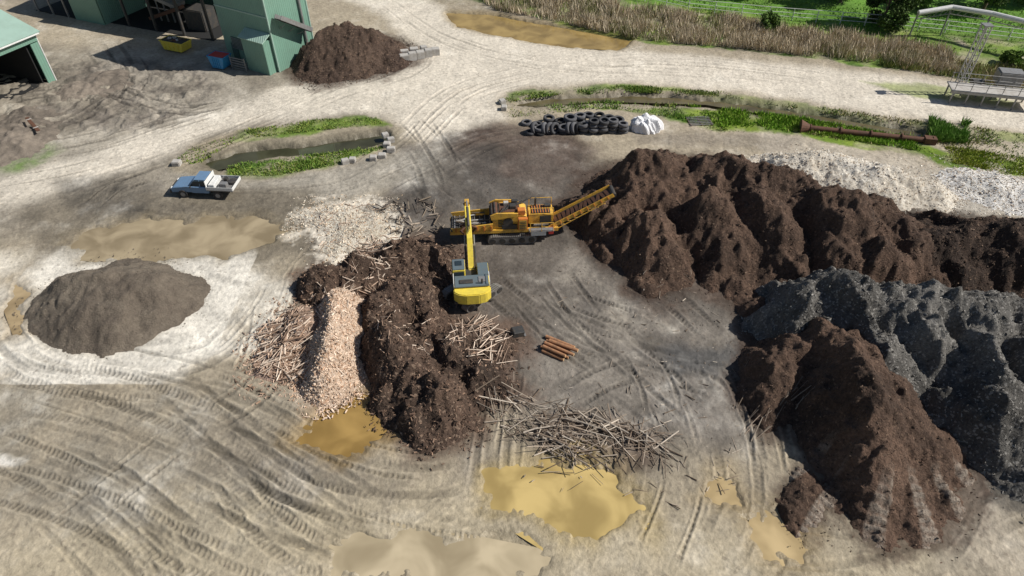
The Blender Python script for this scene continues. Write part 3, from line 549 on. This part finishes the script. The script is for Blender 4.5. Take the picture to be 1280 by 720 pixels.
cv=bpy.data.objects.new('discharge_conveyor',None); link(cv,g); cv.location=(3.0,.85,1.15); L=5.7; cv.rotation_euler=(0,-math.atan2(2.7,4.9),math.radians(4))
for sy in (-.62,.62):
    box(cv,'side_plate',(L,.08,.36),(L/2,sy,.1),M_yel,bev=.02)
    for i in range(9): box(cv,'side_rib',(.06,.05,.34),(.4+i*.6,sy*1.09,.1),M_org,bev=0)
    cyl(cv,'truss_chord',(0,sy,-.4),(L*.85,sy,-.2),.04,M_yel,6)
    for i in range(8): cyl(cv,'truss_web',(.3+i*.6,sy,-.1),(.6+i*.6,sy,-.34),.025,M_yel,6)
box(cv,'belt',(L-.1,1.1,.06),(L/2,0,.05),M_rub); cyl(cv,'head_drum',(L,-.6,.0),(L,.6,.0),.2,M_dsteel)
for i in range(14): box(cv,'belt_load',(.3,.8,.1),(.3+i*.38,0,.11),M_rust,(0,0,rng.uniform(-.4,.4)),.03)
cyl(g,'conveyor_strut',(3.6,.5,1.1),(5.6,.8,2.4),.05,M_yel); cyl(g,'conveyor_strut',(3.6,1.7,1.1),(5.5,1.6,2.4),.05,M_yel)
# ---------------- pickup ----------------
t=empty('pickup_truck',G(258,241,0.06),math.radians(176)); t.scale=(1.05,1.05,1.05)
for sx in (-1.45,1.5):
    for sy in (-.78,.78):
        cyl(t,'tyre',(sx,sy-.12,.37),(sx,sy+.12,.37),.37,M_rub,20); cyl(t,'wheel_hub',(sx,sy-.13 if sy<0 else sy,.37),(sx,sy if sy<0 else sy+.13,.37),.2,M_steel,12)
box(t,'chassis',(4.7,1.1,.22),(0,0,.55),M_dsteel)
prism(t,'bonnet_body',[(.35,.55),(.35,1.12),(1.0,1.1),(2.2,1.0),(2.42,.85),(2.45,.5)],1.66,M_lblue,0,'Y',.06)
prism(t,'cab_body',[(-.75,.5),(.7,.5),(.75,1.1),(-.78,1.1)],1.68,M_lblue,0,'Y',.04)
prism(t,'cab_glasshouse',[(-.75,1.1),(.85,1.1),(.3,1.62),(-.6,1.66)],1.5,M_glass,0,'Y',.05)
box(t,'cab_roof',(.95,1.36,.07),(-.14,0,1.68),M_lblue,bev=.03)
for sy in (-.74,.74): cyl(t,'a_pillar',(.86,sy,1.1),(.32,sy*.93,1.66),.035,M_lblue,6); cyl(t,'b_pillar',(-.1,sy,1.1),(-.15,sy*.95,1.66),.035,M_lblue,6); box(t,'mirror',(.08,.2,.14),(.65,sy*1.25,1.15),M_dsteel)
box(t,'front_bumper',(.16,1.72,.22),(2.5,0,.55),M_dsteel); box(t,'grille',(.04,.9,.2),(2.45,0,.8),M_dsteel)
for sy in (-.62,.62): box(t,'headlamp',(.06,.3,.16),(2.43,sy,.82),M_white)
box(t,'tray_floor',(2.2,1.85,.08),(-1.75,0,.86),M_steel)
for sy in (-.92,.92): box(t,'tray_side',(2.2,.04,.3),(-1.75,sy,1.05),M_white,bev=.01)
box(t,'tailgate',(.04,1.8,.3),(-2.86,0,1.05),M_white,bev=.01); box(t,'headboard',(.05,1.8,.8),(-.68,0,1.28),M_white,bev=.01)
box(t,'toolbox',(.5,1.5,.4),(-1.05,0,1.11),M_white,bev=.03); box(t,'fuel_drum',(.6,.5,.35),(-1.9,.3,1.09),M_steel); box(t,'jerry_can',(.3,.4,.35),(-1.8,-.5,1.09),M_dsteel); cyl(t,'spare_tyre',(-2.4,-.3,.92),(-2.4,-.3,1.12),.35,M_rub,18)
# ---------------- tyres ----------------
prof=[(.34,-.12),(.36,-.16),(.52,-.19),(.60,-.15),(.62,0),(.60,.15),(.52,.19),(.36,.16),(.34,.12),(.42,.1),(.45,0),(.42,-.1)]
def tyre_template(n=18):
    V=[];Fq=[]; m=len(prof)
    for i in range(n):
        a=2*math.pi*i/n
        for r,z in prof: V.append((r*math.cos(a),r*math.sin(a),z))
    for i in range(n):
        for j in range(m): Fq.append([i*m+j,((i+1)%n)*m+j,((i+1)%n)*m+(j+1)%m,i*m+(j+1)%m])
    return np.array(V),np.array(Fq)
TV,TF=tyre_template(); Ls=[];Ms=[]
def addt(px,py,h,rot,s=1.0):
    p=G(px,py,0); Ls.append([p[0],p[1],h]); Ms.append(np.array(rot.to_matrix())*s)
for px,n in ((662,1),(674,2),(704,2),(729,3),(741,4),(753,4),(765,4),(778,3)):
    for i in range(n): addt(px+rng.uniform(-1,1),168-(px-664)*.02+rng.uniform(-1,1),.2+.38*i,Euler((rng.normal(0,.06),rng.normal(0,.06),0)),rng.uniform(.82,.98))
for px in (658,671,686,700,712,724,735,748,760,772):
    n=int(rng.integers(1,4))
    for i in range(n): addt(px,157+rng.uniform(-3,2),.2+.38*i,Euler((rng.normal(0,.08),rng.normal(0,.08),0)),rng.uniform(.85,1.1))
for px in (680,687,693,711,717,723,668): addt(px,167,.6,Euler((math.radians(rng.uniform(72,88)),0,rng.uniform(.5,1.3))),.98)
n=len(Ls); col=np.array([.05,.05,.053])*rng.uniform(.5,3.0,(n,1))
instances('tyre_pile',TV,TF,np.array(Ms),np.array(Ls),col,M_bits,True)
bm=bmesh.new(); bmesh.ops.create_icosphere(bm,subdivisions=5,radius=1)
co=np.array([v.co[:] for v in bm.verts]); nn=fbm(co[:,0]*2+co[:,2],co[:,1]*2-co[:,2],1.3,4,5)
for v,q in zip(bm.verts,nn): v.co=Vector((v.co.x*1.6,v.co.y*1.0,max(v.co.z,-.1)*1.55))*(1+.28*q)
ob=fin(bm,'plastic_sheet_bundle',M_tarp,None); ob.location=G(807,163,0)
lg=empty('log_stack',G(700,437,.06),math.radians(-28)); ge=pm('log_end_grain',(.58,.38,.2),.8)
for i,(yv,zv) in enumerate([(-.75,.14),(-.45,.13),(-.12,.15),(.2,.14),(.55,.13),(-.58,.37),(-.24,.38),(.1,.36)]):
    L=rng.uniform(1.6,2.3); xo=rng.uniform(-.25,.25); dy=rng.uniform(-.15,.15); rr_=rng.uniform(.1,.15); cyl(lg,'log',(xo-L/2,yv,zv),(xo+L/2,yv+dy,zv+rng.uniform(-.02,.04)),rr_,M_logm,12,rr_*.85)
    cyl(lg,'log_end',(xo+L/2-.01,yv+dy,zv),(xo+L/2+.02,yv+dy,zv),rr_*.8,ge,12)
b=empty('steel_bucket',G(646,418,.05),.3); prism(b,'shell',[(-.5,0),(.4,0),(.5,.45),(-.3,.5)],.7,M_dsteel,0,'Y',.04); box(b,'cutting_edge',(.15,.8,.06),(.5,0,.08),M_steel)
p0=G(1012,160,.35); p1=G(1165,176,.35); d=p1-p0; L=float(np.linalg.norm(d)); r=empty('rusty_pipe',p0,math.atan2(d[1],d[0]))
cyl(r,'pipe',(0,0,0),(L,0,0),.27,M_rust,16)
for i in range(5): cyl(r,'flange',(L*i/4.0,0,0),(L*i/4.0+.12,0,0),.42,M_rust,16)
cyl(r,'flared_inlet',(-.9,0,0),(0,0,0),.75,M_rust,16,.35); box(r,'gearbox',(1.1,.8,.6),(L-.2,0,.05),M_rust)
pa=empty('steel_grate',G(874,152,.08),.1)
for i in range(6): box(pa,'slat',(2.4,.1,.05),(0,-.8+i*.32,.1),M_steel,bev=.01)
for i in range(3): box(pa,'bearer',(.1,1.8,.08),(-1.1+i*1.1,0,.04),M_rust,bev=.01)
def blocks(name,pts,sz):
    e=empty(name,G(*pts[0]),0); o=G(*pts[0])
    for i,(x,y) in enumerate(pts):
        q=G(x,y)-o; k=rng.uniform(.8,1.15); box(e,'block_%d'%i,(sz[0]*k,sz[1],sz[2]*rng.uniform(.8,1.1)),(q[0],q[1],sz[2]/2+.02),M_conc,(rng.uniform(-.06,.06),0,rng.uniform(-.1,.5)),.06)
blocks('concrete_block_wall',[(506,77),(516,75),(526,73),(536,71),(545,69)],(1.0,.8,.9))
blocks('concrete_block_wall',[(506,70),(518,68),(530,66)],(.9,.7,.8))
blocks('concrete_block_wall',[(432,205),(441,203),(467,201),(478,198),(489,190),(489,178)],(.75,.6,.5))
blocks('boulder_edging',[(484,184),(482,172),(628,130),(630,138),(222,207)],(.7,.7,.5))
# ---------------- buildings ----------------
def building_frame(name,corner,dirv):
    return empty(name,(corner[0],corner[1],0),math.atan2(dirv[1],dirv[0]))
H=5.4; A=G(48,55,H); B=G(-40,92,H); dv=(A-B)[:2]; e=building_frame('green_shed',G(70,101),dv)
W=14; LX=26; Rz=7.6
def wall(par,name,pts,mat,th=.12):
    v=[Vector(p) for p in pts]; nrm=(v[1]-v[0]).cross(v[2]-v[0]).normalized()*th
    bm=bmesh.new(); a=[bm.verts.new(q) for q in v]; b=[bm.verts.new(q+nrm) for q in v]; bm.faces.new(a); bm.faces.new(b[::-1])
    for i in range(len(v)): bm.faces.new((a[i],a[(i+1)%len(v)],b[(i+1)%len(v)],b[i]))
    return fin(bm,name,mat,par)
wall(e,'gable_wall',[(0,.12,0),(0,W,0),(0,W,H-.1),(0,W/2,Rz-.1),(0,.12,H-.1)],M_green)
wall(e,'roof_front',[(.5,-.4,H),(.5,W/2,Rz+.1),(-LX,W/2,Rz+.1),(-LX,-.4,H)],M_roof)
wall(e,'roof_back',[(.5,W/2,Rz+.1),(.5,W+.4,H),(-LX,W+.4,H),(-LX,W/2,Rz+.1)],M_roof)
wall(e,'back_wall',[(0,W,0),(-LX,W,0),(-LX,W,H-.1),(0,W,H-.1)],M_dgreen)
box(e,'front_fascia',(LX,.15,.7),(-LX/2,-.1,H-.45),M_green); box(e,'gutter',(LX+.5,.16,.14),(-LX/2,-.5,H-.02),M_white); box(e,'verge_trim',(.12,.1,H),(.0,-.12,H/2),M_white)
box(e,'corner_panel',(.9,.12,H-.9),(-.5,-.05,(H-.9)/2),M_green)
for i in range(4): box(e,'post',(.3,.3,H-.9),(-7-i*5.8,0,(H-.9)/2),M_steel)
box(e,'shade_black_floor',(LX-1,W-.5,.1),(-LX/2,W/2,.09),M_blk,bev=0); wall(e,'interior_shade_sheet',[(-1.2,.3,0),(-1.2,.3,H-.3),(-1.2,W-.2,H-.3),(-1.2,W-.2,0)],M_blk)  # black floor and black sheet paint the shade inside the open bay
cn=G(350,91); e=building_frame('green_tower_building',cn,(.86,-.5))
TX,TY,TZ=8.2,6.0,15
box(e,'tower_body',(TX,TY,TZ),(-TX/2,TY/2,TZ/2),M_green,bev=.03); box(e,'corner_trim',(.16,.16,TZ),(-.02,.0,TZ/2),M_roof,bev=.02)
box(e,'corner_trim',(.16,.16,TZ),(0,TY,TZ/2),M_roof,bev=.02); box(e,'roof',(TX+.6,TY+.6,.25),(-TX/2,TY/2,TZ+.13),M_roof)
box(e,'lower_annex',(3.4,1.2,3.8),(-2.0,-.62,1.9),M_green); wall(e,'annex_roof',[(-3.9,-1.4,3.75),(-.1,-1.4,3.75),(-.1,-.02,4.4),(-3.9,-.02,4.4)],M_roof)
box(e,'louvre_panel',(2.6,.08,1.4),(-5.5,-.05,2.2),M_dgreen); box(e,'door',(1.0,.08,2.1),(-6.6,-.05,1.05),M_dgreen)
for i in range(8): box(e,'louvre',(2.6,.12,.05),(-5.5,-.1,1.6+i*.17),M_steel,bev=0)
box(e,'band',(TX,.06,.15),(-TX/2,-.04,6.2),M_roof,bev=0); cyl(e,'side_pipe',(.2,4.8,0),(.2,4.8,10),.14,M_steel)
ch=bpy.data.objects.new('chute',None); link(ch,e); ch.location=(.9,1.0,5.8); ch.rotation_euler=(math.radians(-33),0,0)
box(ch,'chute_floor',(.9,5.0,.1),(0,2.0,0),M_dsteel); box(ch,'chute_side',(.08,5.0,.5),(-.46,2.0,.25),M_steel); box(ch,'chute_side_outer',(.08,5.0,.5),(.46,2.0,.25),M_steel)
for i in range(3): cyl(e,'bracket',(0,1.4+i*1.2,4.6-i*.7),(.9,1.4+i*1.2,5.2-i*.8),.05,M_steel,6)
a=G(128,28); b=G(268,52); dv=(b-a)[:2]; LX=float(np.linalg.norm(dv)); e=building_frame('open_machine_shed',b,dv); W=9; H=7.5
wall(e,'back_wall',[(0,W,0),(-LX,W,0),(-LX,W,H),(0,W,H)],M_dgreen); wall(e,'end_wall',[(-LX,0,0),(-LX,0,H),(-LX,W,H),(-LX,W,0)],M_green)
wall(e,'roof',[(.3,-.3,H),(.3,W,H+.8),(-LX-.3,W,H+.8),(-LX-.3,-.3,H)],M_roof); box(e,'fascia',(LX,.15,.8),(-LX/2,-.15,H-.45),M_green)
for i in range(5): box(e,'column',(.3,.3,H-.8),(-.2-i*(LX-.4)/4,.1,(H-.8)/2),M_dsteel)
box(e,'floor',(LX-.3,W,.1),(-LX/2,W/2,.09),M_blk,bev=0)  # floor coloured black to paint in the shade under the roof
box(e,'hopper_bin',(3,2.5,2.6),(-4,3,1.4),M_dsteel,bev=.1); box(e,'screen_deck',(4.5,2,.5),(-9,3,3.2),M_steel,(0,.25,0)); box(e,'conveyor_frame',(6,.9,.4),(-8,1.6,2.0),M_rust,(0,-.35,0))
for i in range(4): cyl(e,'frame_leg',(-7.4-i*1.1,3,.1),(-7.4-i*1.1,3,3.2),.1,M_steel,6)
a=G(44,14); b=G(132,32); dv=(b-a)[:2]; LX=float(np.linalg.norm(dv)); e=building_frame('low_green_shed',b,dv)
wall(e,'roof',[(.2,-.2,3.6),(.2,7,4.4),(-LX,7,4.4),(-LX,-.2,3.6)],M_roof); box(e,'front_wall',(LX*.4,.12,3.5),(-LX*.2,0,1.75),M_green); wall(e,'back_wall',[(0,7,0),(-LX,7,0),(-LX,7,4.2),(0,7,4.2)],M_dgreen)
wall(e,'end_wall',[(0,.1,0),(0,6.9,0),(0,6.9,4.2),(0,.1,3.5)],M_green); box(e,'floor',(LX-.3,6.6,.1),(-LX/2,3.4,.09),M_blk,bev=0)  # interior shade is painted into the black floor colour
for i in range(3): box(e,'post',(.2,.2,3.5),(-LX*.5-i*LX*.22,0,1.75),M_steel)
def skip(name,loc,rz,col,L,W,H,lid=None):
    e=empty(name,loc,rz); o=[(-L/2+.35,.15),(L/2-.35,.15),(L/2,H),(-L/2,H)]
    prism(e,'body',o,W,col,0,'Y',.03); box(e,'load' if lid is None else 'lid',(L-.2,W-.15,.05),(0,0,H+.0),M_dsteel if lid is None else lid,bev=.01)
    if lid is None:
        for i in range(12): box(e,'rubbish',(rng.uniform(.2,.6),rng.uniform(.2,.4),.2),(rng.uniform(-1.2,1.2),rng.uniform(-.5,.5),H+.05),(M_conc,M_rust,M_bark)[i%3],(rng.uniform(-.4,.4),.2,rng.uniform(0,3)))
    for s in (-1,1):
        box(e,'rim',(L+.08,.1,.12),(0,s*W/2,H-.02),col,bev=.02); box(e,'rim_end',(.1,W,.12),(s*L/2,0,H-.02),col,bev=.02)
        for i in range(4): box(e,'rib',(.08,.08,H-.35),(-L/2+.7+i*(L-1.4)/3,s*(W/2+.04),H/2+.08),col,bev=.01)
skip('yellow_skip',G(223,62,.05),math.radians(-22),M_yel2,3.4,1.7,1.2)
skip('red_and_blue_bin',G(278,84,.05),math.radians(-20),M_blue,2.2,1.5,1.5,M_red)
e=empty('bin_frame',G(300,88,.05),math.radians(-25))
for i in range(5): box(e,'rail',(2.2,.08,.08),(0,0,.2+i*.3),M_steel,bev=.01)
for s in (-1,1): box(e,'upright',(.1,.12,1.6),(s*1.05,0,.8),M_steel,bev=.01)
e=empty('timber_plank',G(42,158,.9),math.radians(-45)); box(e,'board',(3,.35,.08),(0,0,.25),M_rust,(0,.1,0)); box(e,'cleat',(.1,.5,.08),(.9,0,.24),M_conc,(0,.1,0)); box(e,'cleat_2',(.1,.5,.08),(-.9,0,.42),M_conc,(0,.1,0))
# ---------------- right-hand structures ----------------
a=G(1190,112,1.6); b=G(1310,124,1.6); d=b-a; L=float(np.linalg.norm(d)); e=empty('loading_platform',(a[0],a[1],0),math.atan2(d[1],d[0]))
box(e,'deck',(L,2.2,.15),(L/2,1.1,1.5),M_conc); box(e,'deck_edge',(L,.12,.3),(L/2,-.07,1.42),M_steel)
for i in range(6):
    for yv in (0.1,2.1): cyl(e,'leg',(.3+i*L/6,yv,0),(.3+i*L/6,yv,1.45),.09,M_steel,8); cyl(e,'rail_post',(.3+i*L/6,yv,1.5),(.3+i*L/6,yv,2.6),.035,M_steel,6)
for yv in (.1,2.1):
    for zz in (2.1,2.6): cyl(e,'handrail',(.2,yv,zz),(L,yv,zz),.035,M_steel,6)
box(e,'hopper',(2.4,1.6,1.4),(6,3.2,2.2),M_steel,bev=.1); box(e,'motor_box',(1.2,1,1),(3.4,3.4,1.0),M_dsteel,bev=.05)
e=empty('lattice_mast',G(1194,118),0)
for sx in (-.35,.35):
    for sy in (-.35,.35): cyl(e,'leg',(sx,sy,0),(sx,sy,7.5),.06,M_conc,6)
for i in range(12):
    z=.3+i*.6
    for s in (-.35,.35): cyl(e,'rung',(-.35,s,z),(.35,s,z),.035,M_conc,6); cyl(e,'brace',(s,-.35,z),(s,.35,z+.5),.03,M_conc,6)
box(e,'top_plate',(1.0,1.0,.1),(0,0,7.55),M_steel)
pts=[G(1148,16,3.0),G(1190,9,3.6),G(1240,17,3.6),G(1310,34,3.6)]; o=pts[0]; e=empty('overhead_pipe_bridge',(o[0],o[1],0))
for p,q in zip(pts[:-1],pts[1:]):
    P_=p-[o[0],o[1],0]; Q_=q-[o[0],o[1],0]; cyl(e,'pipe',P_,Q_,.3,M_white,12)
    cyl(e,'lower_chord',P_-[0,0,.8],Q_-[0,0,.8],.06,M_steel,6)
    for i in range(6):
        s=P_+(Q_-P_)*i/6; s2=P_+(Q_-P_)*(i+1)/6; cyl(e,'web',s-[0,0,.8],s2,.035,M_steel,6)
    cyl(e,'support',Q_,[Q_[0],Q_[1],0],.1,M_steel,8)
cyl(e,'support',pts[0]-[o[0],o[1],0],(0,0,0),.1,M_steel,8)
def fence(pts,name,h=1.5,sp=3.0,mat=M_conc):
    P=np.array(gp(pts)); e=empty(name,P[0])
    for a,b in zip(P[:-1],P[1:]):
        L=np.linalg.norm(b-a); n=max(1,int(L/sp))
        for i in range(n): q=a+(b-a)*i/n-P[0]; cyl(e,'post',q,q+[0,0,h],.06,mat,6)
        for z in (h*.35,h*.66,h): cyl(e,'wire',a-P[0]+[0,0,z],b-P[0]+[0,0,z],.035,mat,5)
fence([(780,-4),(860,14),(960,24),(1080,33),(1180,42),(1300,56)],'wire_fence',1.6,3.0,M_white)
# ---------------- vegetation ----------------
def blades(name,poly,n,hr,wr,cols,lean=.3,zoff=0.0,thr=0.0):
    P=np.array(gp(poly))[:,:2]; xs=[];ys=[]
    while len(xs)<n:
        x=rng.uniform(P[:,0].min(),P[:,0].max(),8000); y=rng.uniform(P[:,1].min(),P[:,1].max(),8000); k=(polysd(x,y,P,1)>0)&(fbm(x,y,.5,3,33)+rng.uniform(-.5,.7,len(x))>thr)
        for D_ in DITCH: k&=polysd(x,y,D_,2)<-.35
        xs+=list(x[k]); ys+=list(y[k])
    x=np.array(xs[:n]);y=np.array(ys[:n]); h=rng.uniform(*hr,n)*(1+.35*fbm(x,y,.4,2,8)); wd=rng.uniform(*wr,n)
    D=np.stack([rng.normal(0,lean,n),rng.normal(0,lean,n),np.ones(n)],-1); Mx=frames(D,rng.uniform(0,6,n))*np.stack([h,wd,wd],-1)[:,None,:]
    V=[(0,-.5,0),(0,.5,0),(.6,.35,.15),(.6,-.35,.15),(1,.05,.5),(1,-.05,.5)]; Fq=[[0,1,2,3],[3,2,4,5]]
    cc=np.array(cols); t_=np.clip(.5+.5*fbm(x,y,.25,3,55)+rng.uniform(-.35,.35,n),0,.999); Cc=cc[(t_*len(cc)).astype(int)]*rng.uniform(.7,1.25,(n,1))
    return instances(name,V,Fq,Mx,np.stack([x,y,np.full(n,zoff)],-1),Cc,M_grass)
reed=[(600,0),(700,0),(800,12),(900,24),(1000,38),(1100,52),(1180,62),(1200,96),(1100,81),(900,60),(800,51),(740,38),(620,14)]
RC=[(.22,.22,.09),(.5,.43,.3),(.64,.55,.41),(.44,.36,.25),(.58,.49,.36),(.36,.3,.19)]
blades('reeds',reed,24000,(.7,1.5),(.05,.12),RC,.32)
blades('reeds',[(1090,70),(1290,85),(1290,118),(1200,100),(1100,84)],5000,(.3,.9),(.05,.12),[(.14,.2,.05),(.26,.28,.08),(.38,.31,.18)],.3)
GC=[(.12,.22,.03),(.19,.29,.05),(.27,.31,.07),(.09,.15,.025)]
for g,n_ in (([(300,164),(400,150),(470,148),(480,156),(400,164),(290,176)],4500),([(285,206),(340,200),(440,188),(485,184),(430,205),(340,221),(285,222)],4500),([(215,206),(240,185),(300,170),(290,180),(250,205)],700),([(640,118),(780,108),(900,116),(900,121),(780,114),(640,127)],3500)):
    blades('grass',g,n_,(.12,.35),(.06,.12),GC,.5,-.02)
blades('grass',gB,9000,(.12,.4),(.06,.12),GC+[(.36,.32,.15)],.5,-.02,.25)
blades('grass',[(860,132),(1010,148),(1140,176),(1150,190),(1000,165),(900,160)],11000,(.15,.5),(.06,.12),[(.16,.32,.02),(.24,.36,.04)],.5)
blades('grass',[(1180,184),(1300,200),(1300,224),(1190,205)],3500,(.15,.4),(.06,.12),[(.25,.32,.03),(.32,.36,.05)],.5)
blades('grass',[(800,-8),(1300,-30),(1300,70),(1100,60),(900,25)],14000,(.1,.35),(.08,.16),[(.13,.28,.03),(.19,.35,.05),(.25,.38,.06)],.5)
blades('grass',[(1160,150),(1210,155),(1205,180),(1165,178)],2500,(.5,1.0),(.06,.14),[(.1,.2,.03),(.14,.26,.04)],.5)
LV=[(-.5,-.3,0),(.1,-.5,.05),(.5,0,.0),(0,.5,-.05)]; LF=[[0,1,2,3]]
def tree(name,px,py,h,r,nl=9000,cols=((.06,.10,.022),(.09,.15,.03),(.04,.07,.017)),low=.2):
    b=G(px,py); e=empty(name,b)
    top=Vector((.3,.2,h*.75)); cyl(e,'trunk',(0,0,-.2),top,.05*r+.06,M_bark,10,.04)
    cl=[]
    for i in range(26):
        a=rng.uniform(0,6.28); z=h*rng.uniform(low,.98); rr=r*math.sqrt(max(.05,1-((z/h-.5)/.55)**2))*rng.uniform(.35,.95); p=(rr*math.cos(a),rr*math.sin(a),z); cl.append(p)
        cyl(e,'limb',(.3*z/h*.6,.1,z*.55),p,.05,M_bark,6,.015)
    cl=np.array(cl); k=rng.integers(0,len(cl),nl); off=rng.normal(size=(nl,3)); off/=np.linalg.norm(off,axis=1,keepdims=True); sz=rng.uniform(.25,.42,len(cl))*r
    L=cl[k]+off*(rng.random((nl,1))**.4)*sz[k][:,None]*[1,1,.75]; L=L[L[:,2]>.15]; n=len(L)
    Mx=frames(rng.normal(size=(n,3)),rng.uniform(0,6,n))*rng.uniform(.16,.34,n)[:,None,None]
    cc=np.array(cols); Cc=cc[rng.integers(0,len(cc),n)]*rng.uniform(.7,1.3,(n,1)); instances('foliage',LV,LF,Mx,L,Cc,M_grass,parent=e)
tree('broadleaf_tree',1100,34,6.5,3.2,14000,low=.1); tree('broadleaf_tree',1050,4,8,3.5); tree('broadleaf_tree',1228,14,8,3.4,low=.15); tree('broadleaf_tree',960,-6,7,3)
tree('broadleaf_tree',1285,2,9,4,low=.15); tree('shrub',958,40,2.2,1.3,3000,((.1,.17,.03),(.14,.22,.05))); tree('shrub',1140,8,3.5,2.2,4500,((.12,.22,.03),(.17,.28,.05)))
tree('shrub',1262,82,1.6,1.2,2500,((.12,.18,.03),(.15,.24,.04)))
print("objects",len(bpy.data.objects))
